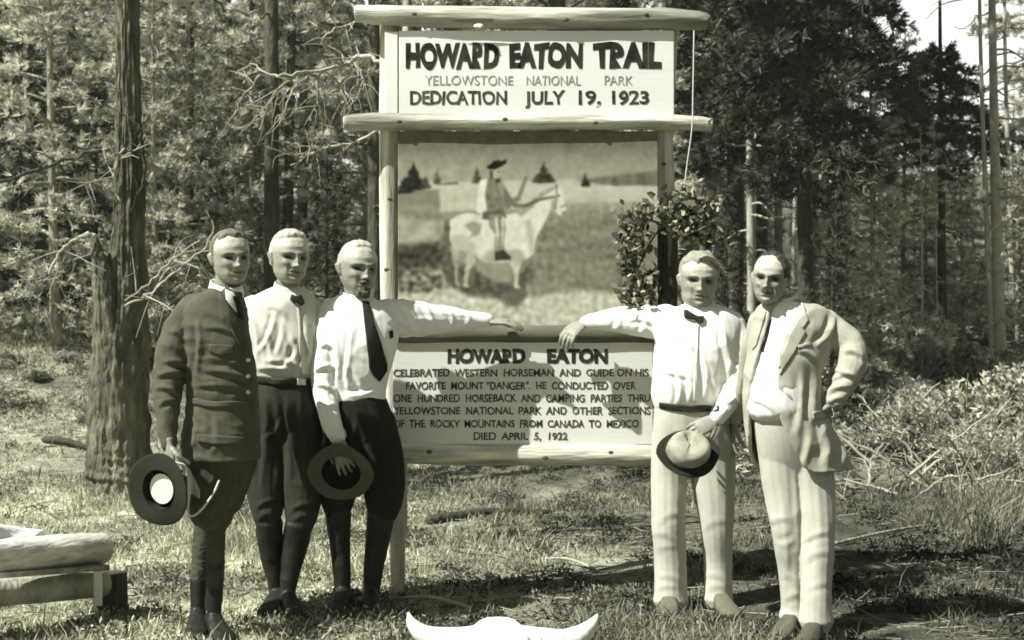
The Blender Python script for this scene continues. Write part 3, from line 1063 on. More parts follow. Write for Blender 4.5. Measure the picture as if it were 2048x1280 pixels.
SLIM = [conifer(sd, H, cb, .9, 20, r0, 40, .12, .007, per=10, dead=7, bend=.16) for sd, H, cb, r0 in ((61, 11, 6.5, .045), (62, 12, 6.0, .055), (63, 10, 5.5, .038))]
for k, px in enumerate((1642, 1698, 1752, 1790, 1835, 1880, 1985, 2030, 2062, 1440)):
    loc = at(px + rf.uniform(-8, 8), rf.uniform(12.2, 17))
    gap = 1780 < px < 1900
    plant('pole_pine', 'slim pale pole pine standing before the wood on the right', 'tree', SLIM[k % 3], (M['polebark'], M['leaf']), ('trunk', 'crown'), loc, rf.uniform(0, 6.28), .30 if gap else rf.uniform(.7, 1.0), 'slim pale poles on the right')

def fallen(px0, Y0, px1, Y1, r, label, mt, lift=0):
    a, b = at(px0, Y0), at(px1, Y1)
    o = MB()
    a.z += r * .7
    b.z += r * .5 + lift
    mid = (a + b) / 2 + Vector((0, 0, .03))
    o.tube([(*a, r), (*mid, r * .85), (*b, r * .5)], n=9, sub=5, rough=.15, seed=px0)
    ob = o.build('fallen_branch', mt, None, a)
    tag(ob, label, 'branch')
fallen(1190, 7.0, 1080, 7.3, .009, 'thin pale fallen stick on the ground below the middle of the sign', M['dead'])
fallen(860, 8.6, 1100, 9.0, .035, 'dark fallen branch lying behind the bottom log of the sign', M['darkbark'])
fallen(1640, 7.6, 1960, 8.6, .011, 'long grey fallen branch on the earth right of the linen suit', M['bark'])
fallen(940, 6.05, 780, 6.2, .010, 'crooked twig on the ground beside the boots of the man with the long tie', M['dead'])
fallen(90, 10.2, 190, 10.0, .03, 'dark rotten branch in the straw grass left of the dead pine', M['darkbark'])
fallen(1500, 15.5, 1740, 12.8, .028, 'slanting pale dead pole behind the head of the man in linen', M['dead'], 1.25)

def stump():
    b = at(1938, 7.9)
    o = empty('tree_stump', b)
    m = MB()
    m.tube([(b.x, b.y, b.z - .05, .075), (b.x, b.y, b.z + .03, .06), (b.x + .005, b.y, b.z + .10, .05), (b.x + .012, b.y, b.z + .15, .04), (b.x + .03, b.y, b.z + .185, .018), (b.x + .035, b.y, b.z + .21, .004)], n=16, sub=4, rough=.4, round_=False)
    m.tube([(b.x - .025, b.y - .01, b.z + .08, .025), (b.x - .03, b.y - .01, b.z + .16, .012), (b.x - .032, b.y - .01, b.z + .19, .002)], n=9, sub=3, rough=.4, seed=3)
    m.build('wood', M['snagbark'], o)
    r = MB()
    for a in (.5, 2.1, 3.6, 5.2):
        r.tube([(b.x, b.y, b.z + .05, .03), (b.x + math.cos(a) * .09, b.y + math.sin(a) * .09, b.z + .015, .025), (b.x + math.cos(a) * .17, b.y + math.sin(a) * .17, b.z - .02, .012)], n=7, sub=3)
    r.build('root', M['bark'], o)
    tag(o, 'small grey splintered stump in the clearing at right', 'stump')
stump()
# ------------------------------------------------------------------ the sign
SY = 6.30
sign = empty('trail_sign', Vector(((1045 - 1024) * SY / F, SY + .02, 0)))
tag(sign, 'tall rustic log sign with lettered boards and a painted horseman panel', 'sign')

def log_px(name, rows, m, yr=1.0, ends=True, seed=0, n=18, knots=0):
    b = MB()
    b.tube(pxrow(rows), n=n, sub=6, round_=False, rough=.10, seed=seed, yr=yr, ref=(0, 1, 0) if abs(rows[0][0] - rows[-1][0]) > 100 else None)
    o = b.build(name, m, sign, bevel=.006)
    return o

def end_cap(log, px, py, Y, r, sgn):
    c = P(px, py, Y)
    b = MB()
    rr = r * Y / F
    b.axes([c, c + Vector((sgn * .004, 0, 0))], [Vector((0, rr, 0))] * 2, [Vector((0, 0, rr))] * 2, n=16)
    b.build('cut_end', M['endgrain'], log)

LY = SY + .01
top = log_px('top_log', [(712, 27, LY, 17), (780, 31, LY, 20), (900, 34, LY, 22), (1060, 37, LY, 22), (1230, 38, LY, 22), (1340, 38, LY, 21), (1402, 42, LY, 18), (1418, 47, LY, 13)], M['peeled'], seed=1)
end_cap(top, 712, 27, LY, 15, -1)
kn = MB()
kn.axes([P(958, 52, LY - .05), P(958, 52, LY - .066)], [Vector((.028, 0, 0)), Vector((.012, 0, 0))], [Vector((0, 0, .014)), Vector((0, 0, .006))], n=10)
kn.build('knot', M['endgrain'], top)
sp = MB()
sp.axes([P(945, 40, LY - .0555), P(945, 40, LY - .058)], [Vector((.11, 0, 0)), Vector((.10, 0, 0))], [Vector((0, 0, .007)), Vector((0, 0, .006))], n=12)
sp.build('split', M['darkwood'], top)
mid = log_px('second_log', [(690, 247, LY, 16), (740, 243, LY, 18), (850, 244, LY, 18), (1050, 244, LY, 17.5), (1250, 243, LY, 16.5), (1380, 246, LY, 15), (1424, 251, LY, 14)], M['peeled'], seed=2)
end_cap(mid, 690, 247, LY, 14.5, -1)
rail = log_px('rail_log', [(780, 670, LY, 17), (900, 668, LY, 18), (1060, 668, LY, 18), (1200, 668, LY, 18), (1318, 670, LY, 17)], M['darkwood'], seed=3)
bot = log_px('bottom_log', [(775, 906, LY, 21), (900, 908, LY, 22), (1060, 909, LY, 22), (1200, 910, LY, 22), (1330, 912, LY, 22)], M['peeled'], seed=4)
PY_ = SY + .10
lp = log_px('post', [(797, 1230, PY_, 14), (795, 1080, PY_, 15), (788, 900, PY_, 18), (783, 700, PY_, 20), (780, 420, PY_, 21), (779, 260, PY_, 21), (780, 60, PY_, 20), (780, 40, PY_, 20)], M['peeled_up'], seed=5)
rp = log_px('post', [(1328, 1230, PY_, 17), (1330, 1000, PY_, 18), (1332, 700, PY_, 20), (1331, 405, PY_, 20), (1328, 260, PY_, 18), (1340, 60, PY_, 17), (1345, 40, PY_, 17)], M['peeled_up'], seed=6)
post_sleeve = MB()  # darker sleeve around the middle length of the right post
post_sleeve.tube(pxrow([(1331, 412, PY_, 23.5), (1332, 520, PY_, 24.5), (1332, 640, PY_, 24)]), n=18, sub=5, round_=False, rough=.12, seed=9)
post_sleeve.build('bark', M['darkbark'], rp)

def board(name, l, t, r, b, m, y=SY, th=.022, parent=None):
    c = P((l + r) / 2, (t + b) / 2, y + th / 2)
    k = y / F
    q = MB()
    q.box(c, ((r - l) / 2 * k, th / 2, (b - t) / 2 * k))
    return q.build(name, m, parent or sign, smooth=False, bevel=.003)

for lg, px_, py_, r_, rad in ((top, 830, 33, .011, 21), (top, 1130, 44, .013, 22), (top, 1290, 34, .010, 22), (mid, 800, 246, .010, 18), (mid, 1010, 241, .011, 18), (mid, 1190, 248, .010, 17), (bot, 860, 902, .012, 22), (bot, 1090, 913, .012, 22), (bot, 1220, 903, .010, 22), (lp, 781, 400, .010, 21), (lp, 776, 540, .012, 20), (rp, 1326, 330, .010, 19)):
    c_ = P(px_, py_, LY if lg not in (lp, rp) else PY_)
    y_ = c_.y - rad * SY / F * .96
    q_ = MB()
    q_.axes([(c_.x, y_ + .006, c_.z), (c_.x, y_ - .003, c_.z), (c_.x, y_ - .005, c_.z)], [Vector((r_ * 1.5, 0, 0)), Vector((r_ * 1.2, 0, 0)), Vector((r_ * .5, 0, 0))], [Vector((0, 0, r_)), Vector((0, 0, r_ * .8)), Vector((0, 0, r_ * .3))], n=10)
    q_.build('knot', M['darkwood'], lg)
hb = board('header_board', 797, 62, 1348, 236, M['board'], SY - .002)
bt = board('batten', 770, 64, 796, 234, M['board'], SY - .006)
tb = board('text_board', 786, 683, 1306, 889, M['board2'], SY - .002)

def lettering(txt, cx, y_top, y_bot, width, m, parent, y, bold=.0, name='lettering', sp=1.0, word=1.0):
    """One line of writing: capital tops and feet at the given rows, fitted to the width."""
    cu = bpy.data.curves.new(name, 'FONT')
    cu.body = txt
    cu.size = 1
    cu.offset = bold
    cu.extrude = .006
    cu.space_character = sp
    cu.space_word = word
    cu.align_x = 'LEFT'
    t = bpy.data.objects.new(name, cu)
    C.objects.link(t)
    dg = bpy.context.evaluated_depsgraph_get()
    me = bpy.data.meshes.new_from_object(t.evaluated_get(dg))
    bpy.data.objects.remove(t)
    co = np.array([v.co[:] for v in me.vertices])
    x0, x1 = co[:, 0].min(), co[:, 0].max()
    z0, z1 = bold * -1, .729 * 1 + bold
    z0, z1 = min(0, -bold), .70 + bold
    k = y / F
    c = P(cx, y_bot, y)
    sx = width * k / (x1 - x0)
    sz = (y_bot - y_top) * k / (z1 - z0)
    pl = parent_loc(parent)
    wob = np.array([(mnoise.noise(Vector((a * 2.1 + cx, b * 2.3, y_top))), mnoise.noise(Vector((a * 2.1 + cx, b * 2.3, y_top + 9)))) for a, b, _ in co]) * .07
    co[:, 0] += wob[:, 0]
    co[:, 1] += wob[:, 1]
    new = np.stack([(co[:, 0] - (x0 + x1) / 2) * sx + c.x - pl.x, -co[:, 2] * .12 + y - .0006 - pl.y, (co[:, 1] - z0) * sz + c.z - pl.z], 1)
    me.vertices.foreach_set('co', np.ascontiguousarray(new, dtype=np.float32).ravel())
    me.update()
    me.name = name
    return link(name, me, m, parent)

LYT = SY - .0028
lettering('HOWARD', 905, 85, 137, 186, M['ink'], hb, LYT, .06)
lettering('EATON', 1092, 85, 137, 146, M['ink'], hb, LYT, .06)
lettering('TRAIL', 1255, 85, 137, 138, M['ink'], hb, LYT, .06)
lettering('YELLOWSTONE', 938, 151, 170, 176, M['faded'], hb, LYT, .0)
lettering('NATIONAL', 1107, 151, 170, 108, M['faded'], hb, LYT, .0)
lettering('PARK', 1237, 151, 170, 56, M['faded'], hb, LYT, .0)
lettering('DEDICATION', 917, 181, 209, 194, M['ink2'], hb, LYT, .025)
lettering('JULY', 1089, 181, 209, 80, M['ink2'], hb, LYT, .025)
lettering('19,', 1179, 181, 209, 44, M['ink2'], hb, LYT, .025)
lettering('1923', 1260, 181, 209, 74, M['ink2'], hb, LYT, .025)
lettering('HOWARD', 973, 697, 727, 156, M['ink'], tb, LYT, .06)
lettering('EATON', 1155, 697, 727, 122, M['ink'], tb, LYT, .06)
for txt, cx, yb, w in (('CELEBRATED  WESTERN  HORSEMAN  AND  GUIDE ON HIS', 1042, 753, 510),
                       ('FAVORITE  MOUNT "DANGER".  HE  CONDUCTED  OVER', 1042, 779, 460),
                       ('ONE  HUNDRED  HORSEBACK  AND  CAMPING  PARTIES  THRU', 1044, 804, 514),
                       ('YELLOWSTONE  NATIONAL  PARK  AND  OTHER  SECTIONS', 1044, 829, 514),
                       ('OF  THE  ROCKY  MOUNTAINS  FROM  CANADA  TO  MEXICO', 1032, 855, 490),
                       ('DIED  APRIL  5,  1922', 1041, 880, 188)):
    lettering(txt, cx, yb - 15.5, yb, w, M['ink2'], tb, LYT, .02)

# the painted panel
def painting():
    NX, NY = 330, 236
    L, T, Rr, B = 796, 262, 1316, 652
    u = np.linspace(0, 1, NX)
    v = np.linspace(0, 1, NY)
    U, Vv = np.meshgrid(u, v)
    PX = L + U * (Rr - L)
    PYY = T + Vv * (B - T)
    X = (PX - 760) * 3.2
    Y = (PYY - 250) * 3.2
    def nz(f, s=0, fy=None):
        fy = fy or f
        return np.array([mnoise.noise(Vector((a * f, b * fy, s))) for a, b in zip(X.ravel(), Y.ravel())]).reshape(X.shape)
    n1, n2, n3 = nz(.004, 1), nz(.012, 3), nz(.028, 5)
    n4 = nz(.004, 8, .016)
    img = np.where(Y < 350, .44 + .22 * sm(60, 320, Y), .60)
    img = img + .02 * n2
    def poly(pts, val, soft=8, a=1.0):
        nonlocal img
        p = np.array(pts, float)
        xs = X + n3 * min(soft, 12) * .6
        ys = Y + n2 * min(soft, 12) * .6
        ins = np.zeros(X.shape, bool)
        dm = np.full(X.shape, 1e9)
        for i in range(len(p)):
            x0, y0 = p[i]
            x1, y1 = p[(i + 1) % len(p)]
            if y0 != y1:
                ins ^= ((y0 > ys) != (y1 > ys)) & (xs < (x1 - x0) * (ys - y0) / (y1 - y0) + x0)
            dx, dy = x1 - x0, y1 - y0
            t = np.clip(((xs - x0) * dx + (ys - y0) * dy) / (dx * dx + dy * dy + 1e-9), 0, 1)
            dm = np.minimum(dm, np.hypot(xs - x0 - t * dx, ys - y0 - t * dy))
        sd = np.where(ins, dm, -dm)
        w = sm(-soft, soft, sd) * a
        img = img * (1 - w) + val * w
    E = 2100
    poly([(0, 360), (E, 340), (E, 520), (0, 560)], .80 + .05 * n4, 14)
    poly([(0, 420), (380, 415), (380, 640), (0, 640)], .55 + .12 * n4, 14)
    poly([(0, 560), (450, 600), (1200, 500), (E, 500), (E, 1400), (0, 1400)], .60 + .10 * n4 + .05 * n3, 26)
    poly([(950, 640), (1500, 560), (1760, 700), (1700, 1080), (1000, 1100)], .53 + .07 * n4 + .06 * n3, 90)
    poly([(110, 600), (420, 620), (420, 740), (110, 760)], .70 + .1 * n2, 25)
    poly([(100, 780), (380, 745), (440, 900), (100, 945)], .27 + .12 * n3, 30)
    poly([(100, 930), (480, 900), (560, 1100), (100, 1140)], .50 + .35 * n3, 30)
    poly([(100, 1090), (500, 1050), (760, 1120), (1300, 1060), (E, 1120), (E, 1400), (100, 1400)], .80 + .12 * n3, 30)
    poly([(1270, 355), (1480, 322), (1760, 290), (E, 285), (E, 392), (1440, 385)], .47 + .10 * nz(.02, 2, .004), 12)
    for tx, base, topy, w, val in ((215, 410, 235, 75, .15), (160, 430, 330, 60, .16), (290, 400, 330, 40, .25), (365, 372, 288, 26, .36), (620, 370, 268, 34, .36), (1050, 362, 232, 50, .20), (1085, 362, 300, 40, .22), (1010, 362, 310, 40, .26), (1315, 390, 308, 32, .19), (1500, 380, 330, 30, .35)):
        hh = base - topy
        poly([(tx - w * .7, base + 6), (tx - w, base - .1 * hh), (tx - w * .62, base - .22 * hh), (tx - w * .8, base - .35 * hh), (tx - w * .4, base - .5 * hh), (tx - w * .52, base - .62 * hh), (tx - w * .22, base - .78 * hh), (tx, topy), (tx + w * .2, base - .74 * hh), (tx + w * .46, base - .6 * hh), (tx + w * .42, base - .45 * hh), (tx + w * .85, base - .3 * hh), (tx + w * .66, base - .2 * hh), (tx + w, base - .06 * hh), (tx + w * .6, base + 6)], val + .08 * n3, 10)
    poly([(380, 372), (500, 360), (500, 378), (380, 380)], .42, 6)
    # shade of the horse on the meadow
    poly([(400, 700), (450, 740), (480, 880), (620, 920), (840, 960), (960, 860), (990, 960), (920, 1080), (760, 1110), (560, 1090), (440, 1010), (400, 860)], .36 + .10 * n3, 30)
    poly([(590, 880), (700, 890), (850, 930), (850, 1015), (740, 1010), (640, 950)], .60, 22)
    poly([(760, 1080), (900, 1030), (950, 1080), (880, 1170), (800, 1150)], .42, 24)
    # legs
    poly([(455, 760), (520, 770), (515, 850), (498, 930), (500, 1000), (515, 1030), (480, 1030), (478, 930), (460, 850)], .66 + .1 * n3, 9)
    poly([(520, 770), (600, 810), (612, 870), (575, 930), (560, 1010), (572, 1040), (535, 1038), (540, 930), (555, 870)], .74 + .1 * n3, 9)
    poly([(820, 840), (915, 840), (905, 900), (888, 960), (884, 1020), (900, 1045), (858, 1045), (858, 960), (838, 900)], .80 + .06 * n3, 9)
    poly([(905, 840), (985, 800), (990, 850), (955, 890), (925, 915), (915, 950), (890, 940), (905, 890)], .54, 10)
    # body, neck and head
    poly([(440, 660), (452, 610), (490, 578), (560, 562), (690, 575), (800, 572), (880, 562), (930, 520), (970, 478), (1030, 436), (1090, 404), (1116, 392), (1128, 366), (1140, 392), (1160, 425), (1176, 480), (1190, 530), (1184, 566), (1160, 582), (1138, 572), (1118, 548), (1092, 540), (1070, 590), (1040, 650), (1005, 710), (992, 770), (985, 825), (940, 858), (830, 876), (720, 886), (640, 860), (590, 815), (540, 800), (470, 790), (445, 730)], .90 + .04 * n2, 6)
    poly([(470, 700), (540, 690), (600, 760), (640, 850), (590, 815), (540, 800), (470, 790), (448, 730)], .74, 20, .8)
    poly([(700, 800), (900, 800), (940, 858), (830, 876), (720, 886), (640, 860)], .66, 20, .8)
    poly([(930, 620), (960, 600), (985, 700), (992, 800), (965, 830), (945, 720)], .72, 16, .8)
    poly([(880, 566), (930, 515), (1030, 430), (1112, 392), (1120, 408), (1040, 462), (960, 540), (900, 590)], .64 + .1 * n3, 8, .9)
    poly([(1100, 480), (1120, 470), (1118, 545), (1096, 538)], .66, 8)
    poly([(1138, 448), (1150, 446), (1152, 458), (1140, 460)], .2, 4)
    poly([(1166, 556), (1184, 552), (1182, 568), (1164, 574)], .45, 4)
    poly([(1128, 420), (1136, 420), (1128, 540), (1120, 540)], .35, 4, .8)
    poly([(1156, 520), (1188, 508), (1190, 516), (1158, 530)], .35, 4, .8)
    poly([(540, 640), (600, 610), (652, 640), (640, 700), (570, 730), (590, 690)], .62, 12)
    poly([(410, 620), (442, 596), (446, 690), (430, 800), (440, 880), (412, 890), (398, 800)], .40 + .1 * n3, 8)
    poly([(1118, 392), (1128, 366), (1138, 390), (1134, 430), (1124, 410)], .5, 4)
    # rider
    poly([(640, 350), (695, 345), (690, 460), (670, 570), (615, 560), (625, 450)], .93, 7)
    poly([(690, 340), (770, 328), (802, 400), (838, 520), (800, 566), (690, 566), (672, 450)], .50 + .10 * n3, 7)
    poly([(745, 335), (772, 330), (800, 400), (790, 470), (760, 420)], .66, 8, .8)
    poly([(735, 345), (765, 340), (770, 360), (742, 372)], .25, 5)
    poly([(704, 285), (768, 278), (776, 305), (768, 330), (742, 346), (708, 330)], .70, 5)
    poly([(700, 290), (722, 290), (722, 345), (704, 345)], .3, 5)
    poly([(752, 296), (768, 294), (768, 302), (752, 303)], .25, 3)
    poly([(684, 262), (720, 244), (770, 232), (812, 222), (808, 244), (772, 268), (735, 282), (694, 280)], .06, 4)
    poly([(712, 252), (724, 232), (764, 222), (772, 240)], .09, 4)
    poly([(790, 400), (815, 420), (870, 500), (920, 508), (918, 530), (860, 530), (800, 480)], .46, 7)
    poly([(845, 470), (880, 455), (900, 395), (928, 325), (945, 335), (918, 425), (900, 480), (860, 500)], .50, 8)
    poly([(915, 512), (1010, 470), (1120, 452), (1128, 462), (1020, 486), (925, 530)], .38, 4)
    poly([(660, 556), (790, 552), (812, 590), (700, 610), (655, 600)], .36, 7)
    poly([(690, 575), (786, 565), (806, 650), (790, 760), (800, 810), (830, 846), (742, 858), (730, 800), (738, 700), (700, 650)], .56 + .08 * n3, 7)
    for q in ([(735, 590), (752, 590), (762, 700), (748, 780)], [(778, 585), (796, 585), (790, 700), (780, 780)]):
        poly(q, .86, 5)
    poly([(735, 815), (790, 800), (838, 846), (836, 862), (735, 866)], .22, 6)
    img = np.clip(img + .05 * n3 + .03 * n2, .03, .97)
    k5 = np.array([1, 4, 6, 4, 1]) / 16.0     # brush-softened
    for ax in (0, 1):
        pad = np.pad(img, [(2, 2) if a == ax else (0, 0) for a in (0, 1)], mode='edge')
        img = sum(k5[i] * np.take(pad, np.arange(i, i + img.shape[ax]), axis=ax) for i in range(5))
    lin = np.where(img <= .04045, img / 12.92, ((img + .055) / 1.055) ** 2.4)
    lin = lin * .80
    col = np.ones(X.shape + (4,), np.float32)
    col[..., 0], col[..., 1] = lin, lin * .985
    col[..., 2] = lin * (.62 + .28 * lin)
    k = SY / F
    PX3 = (PX - 1024) * k
    PZ3 = CZ - (PYY - HY) * k
    V = np.stack([PX3, np.full_like(PX3, SY + .006), PZ3], -1).reshape(-1, 3) - np.array(sign.location)
    i = np.arange(NX * NY).reshape(NY, NX)
    Fc = np.stack([i[:-1, :-1], i[1:, :-1], i[1:, 1:], i[:-1, 1:]], -1).reshape(-1, 4)
    me = mesh_np('painted_panel', V, Fc)
    a = me.attributes.new('paint', 'FLOAT_COLOR', 'POINT')
    a.data.foreach_set('color', col.reshape(-1))
    o = link('painted_panel', me, M['paint'], sign)
    s = o.modifiers.new('solid', 'SOLIDIFY')
    s.thickness = .014
    s.offset = -1
    tag(o, 'painted panel of a rider on a white horse in a meadow')
painting()

cord = MB()
cord.tube(pxrow([(1388, 62, SY - .06, 1.3), (1386, 180, SY - .07, 1.3), (1384, 255, SY - .075, 1.3), (1374, 330, SY - .06, 1.3), (1366, 400, SY - .05, 1.3)]), n=6, sub=6)
tag(cord.build('cord', M['strap'], None, P(1388, 62, SY)), 'thin pale cord hanging from the right end of the top log', 'cord')

# ------------------------------------------------------------------ log bench at the left
def bench():
    o = empty('log_bench', Vector((-2.2, 5.5, .0)))
    def T(rows, name, m, n=16, rough=.045, seed=0, yr=1):
        b = MB()
        b.tube(rows, n=n, sub=6, round_=False, rough=rough, seed=seed, yr=yr, ref=(0, 1, 0))
        return b.build(name, m, o, bevel=.005)
    def pr(px, py, Y, r):
        p = P(px, py, Y)
        return (p.x, p.y, p.z, r * Y / F)
    T([pr(207, 1097, 5.75, 31), pr(120, 1102, 5.55, 33), pr(20, 1110, 5.35, 35), pr(-120, 1122, 5.1, 38), pr(-260, 1135, 4.9, 40)], 'seat_log', M['benchlog'], 20, seed=3)
    T([pr(207, 1168, 5.8, 26), pr(120, 1175, 5.6, 27), pr(0, 1186, 5.4, 28), pr(-200, 1204, 5.05, 30)], 'lower_log', M['palebark'], 16, seed=7)
    for px_, py_, Y_, r_, lg in ((207, 1097, 5.75, 27, 'seat_log'), (207, 1168, 5.8, 22, 'lower_log')):
        c_ = P(px_, py_, Y_)
        ax = (P(120, py_ + 5, Y_ - .2) - c_).normalized()
        e_ = MB()
        e_.axes([c_ - ax * .001, c_ - ax * .005], [Vector((0, 0, 1)) * (r_ * Y_ / F)] * 2, [ax.cross(Vector((0, 0, 1))).normalized() * (r_ * Y_ / F)] * 2, n=18)
        e_.build('cut_end', M['endgrain'], [q for q in o.children if q.name.startswith(lg)][0])
    a, b_ = P(208, 1133, 5.68), P(-220, 1163, 4.95)
    b = MB()
    d = (b_ - a).normalized()
    Mx = Matrix((d, Vector((0, 0, 1)).cross(d).normalized(), Vector((0, 0, 1)))).transposed()
    b.box((a + b_) / 2, ((b_ - a).length / 2, .05, .012), Mx)
    b.build('plank', M['peeled'], o, smooth=False, bevel=.003)
    b = MB()
    b.tube([pr(222, 1240, 5.85, 34), pr(221, 1180, 5.85, 33), pr(220, 1146, 5.85, 32)], n=14, sub=3, round_=False, rough=.12, seed=2)
    b.build('end_post', M['darkbark'], o, bevel=.006)
    b = MB()
    c = P(196, 1178, 5.62)
    b.box(c, (.018, .006, .075))
    b.box(c + Vector((.004, .0, .078)), (.022, .012, .004))
    b.build('strap', M['metal'], o, smooth=False, bevel=.002)
    tag(o, 'low log bench with a plank between two logs at the left edge', 'bench')
    bv = bvh_of(*[c_ for c_ in o.children if c_.name.startswith('seat_log')])
    # white cloth lying over the log
    g = []
    for i in range(26):
        t = i / 25
        px = 90 - t * 340
        yy = 5.48 - .62 * t
        lo = pr(px, 1102 + .09 * (120 - px) , 5.53 - .66 * t, 34 + 5 * t)
        ring = []
        hgt_ = .02 + .07 * sm(.0, .5, t)
        for j in range(15):
            a_ = -.35 + 2.5 * j / 14
            rr = lo[3] * 1.04 + .004 + hgt_ * math.sin(max(0, min(math.pi, a_ * 1.25))) * (.75 + .25 * math.sin(t * 17 + j))
            ring.append(Vector((lo[0], lo[1] - rr * math.cos(a_), lo[2] + rr * math.sin(a_))))
        g.append(ring)
    b = MB()
    b.rings(g, cap=False, closed=False)
    cl = b.build('white_cloth', M['cloth'], None, P(0, 1080, 5.3))
    s = cl.modifiers.new('solid', 'SOLIDIFY')
    s.thickness = .006
    tag(cl, 'bright white cloth draped over the log bench at the left edge', 'cloth')
bench()

# ------------------------------------------------------------------ horned skull in the grass
def skull():
    Y = 5.28
    root = P(1003, 1290, Y)
    root.z = 0
    m = MB()
    def rw(rows):
        out = []
        for px, py, dy, r in rows:
            p = P(px, py, Y + dy)
            out.append((p.x, p.y, p.z, r * Y / F))
        return out
    # face sloping towards the viewer
    secs = [(995, 1246, .06, 40, .035), (995, 1268, .0, 64, .055), (997, 1290, -.10, 62, .075), (1000, 1318, -.24, 44, .06), (1002, 1336, -.36, 34, .045), (1003, 1342, -.43, 26, .03)]
    cs = [P(px, py, Y + dy) for px, py, dy, r, d in secs]
    m.axes(cs, [Vector((r * Y / F, 0, 0)) for *_, r, d in secs], [Vector((0, d * .6, d * .8)) for *_, d in secs], n=20)
    b1 = m
    b1.tube(rw([(990, 1272, 0, 30), (930, 1280, 0, 27), (880, 1280, -.02, 26), (845, 1268, -.03, 19), (824, 1246, -.03, 11), (816, 1224, -.02, 2)]), n=12, sub=5)
    b1.tube(rw([(1000, 1272, 0, 30), (1060, 1280, 0, 27), (1120, 1284, -.02, 26), (1158, 1270, -.03, 19), (1184, 1248, -.03, 11), (1195, 1230, -.02, 3)]), n=12, sub=5)
    me = m.remesh('animal_skull', .006, 4, .002, 9, origin=root)
    o = link('animal_skull', me, M['bone'], None, root)
    for sx in (-1, 1):
        e = MB()
        c = P(1000 + sx * 52, 1298, Y - .155)
        e.axes([c + Vector((0, .02, 0)), c + Vector((0, -.012, 0)), c + Vector((0, -.022, 0))], [Vector((.028, 0, 0)), Vector((.026, 0, 0)), Vector((.012, 0, 0))], [Vector((0, 0, .024))] * 2 + [Vector((0, 0, .01))], n=12)
        e.build('eye_socket', M['darkbark'], o)
    tag(o, 'bleached white horned cattle skull in the grass before the sign', 'skull')
skull()
# ------------------------------------------------------------------ people
def gs(x, z, u, v, su, sv):
    return np.exp(-(((x - u) / su) ** 2 + ((z - v) / sv) ** 2))

def head_base(nu=112, nv=96, jaw=.27, face=None):
    """Head with brow, sockets, nose, lips, chin; faces -Y, eyes at z = 0, about .236 m tall."""
    face = face or {}
    th = np.linspace(.0, np.pi, nv + 1)[1:-1]
    ph = np.linspace(0, 2 * np.pi, nu, endpoint=False)
    TH, PH = np.meshgrid(th, ph, indexing='ij')
    x, y, z = np.sin(TH) * np.cos(PH), np.sin(TH) * np.sin(PH), np.cos(TH)
    Z = .118 * z
    zz = [-.118, -.113, -.104, -.09, -.07, -.05, -.03, 0, .02, .05, .08, .10, .112, .118]
    jw = face.get('jaw', 1)
    wx = np.interp(Z, zz, [0, .022 * jw, .040 * jw, .053 * jw, .064 * (1 + jw) / 2, .070, .0745, .0765, .0775, .0755, .064, .047, .027, 0])
    fy = np.interp(Z, zz, [0, .052, .078, .087, .090, .091, .091, .090, .093, .088, .071, .050, .029, 0])
    by = np.interp(Z, zz, [0, .004, .012, .026, .058, .080, .092, .101, .105, .099, .079, .055, .031, 0])
    c, sn = np.cos(PH), np.sin(PH)
    X = wx * np.sign(c) * np.abs(c) ** .9
    Yc = np.where(sn < 0, -fy * np.abs(sn) ** .86, by * np.abs(sn) ** .95)
    fr = sm(.0, .55, -sn)
    ck, br_ = face.get('cheek', 1), face.get('brow', 1)
    a = np.zeros_like(X)
    for s in (-1, 1):
        a += br_ * .0085 * gs(X, Z, s * .030, .019, .024, .008)
        a -= .0230 * gs(X, Z, s * .033, .003, .017, .0105)
        a += .0055 * gs(X, Z, s * .033, .000, .011, .0055)
        a += ck * .007 * gs(X, Z, s * .047, -.022, .018, .014)
        a += .008 * gs(X, Z, s * .012, -.036, .007, .006)
        a -= .0055 * gs(X, Z, s * (.030 + .0), -.050, .007, .017)
        a -= .0035 * gs(X, Z, s * .034, -.018, .014, .004)
        a -= .004 * gs(X, Z, s * .056, -.048, .014, .018)
        a += .004 * gs(X, Z, s * .045, -.075, .014, .02)
    nose = face.get('nose', 1)
    a += nose * .010 * gs(X, Z, 0, .004, .008, .016)
    a += nose * .015 * gs(X, Z, 0, -.014, .0085, .014)
    a += nose * .023 * gs(X, Z, 0, -.032, .0105, .0095)
    a += .004 * gs(X, Z, 0, -.054, .020, .005)
    a -= .0055 * gs(X, Z, 0, -.0615, .022, .0028)
    a += .005 * gs(X, Z, 0, -.068, .017, .005)
    a -= .005 * gs(X, Z, 0, -.080, .02, .005)
    a += .010 * gs(X, Z, 0, -.099, .02, .013)
    rg = np.array([mnoise.noise(Vector((p * 45 + face.get('seed', 0), q * 45, 3.3))) for p, q in zip(X.ravel(), Z.ravel())]).reshape(X.shape)
    Yc = Yc - (a + .0016 * rg) * fr
    V = np.stack([X, Yc, Z], -1).reshape(-1, 3)
    top = np.array([[0, 0, .1185], [0, 0, -.1185]])
    n, m = TH.shape
    V = np.vstack([V, top])
    Fc = []
    for i in range(n - 1):
        for j in range(m):
            k = (j + 1) % m
            Fc.append((i * m + j, (i + 1) * m + j, (i + 1) * m + k, i * m + k))
    for j in range(m):
        Fc.append((n * m, j, (j + 1) % m))
        Fc.append((n * m + 1, (n - 1) * m + (j + 1) % m, (n - 1) * m + j))
    return V, Fc

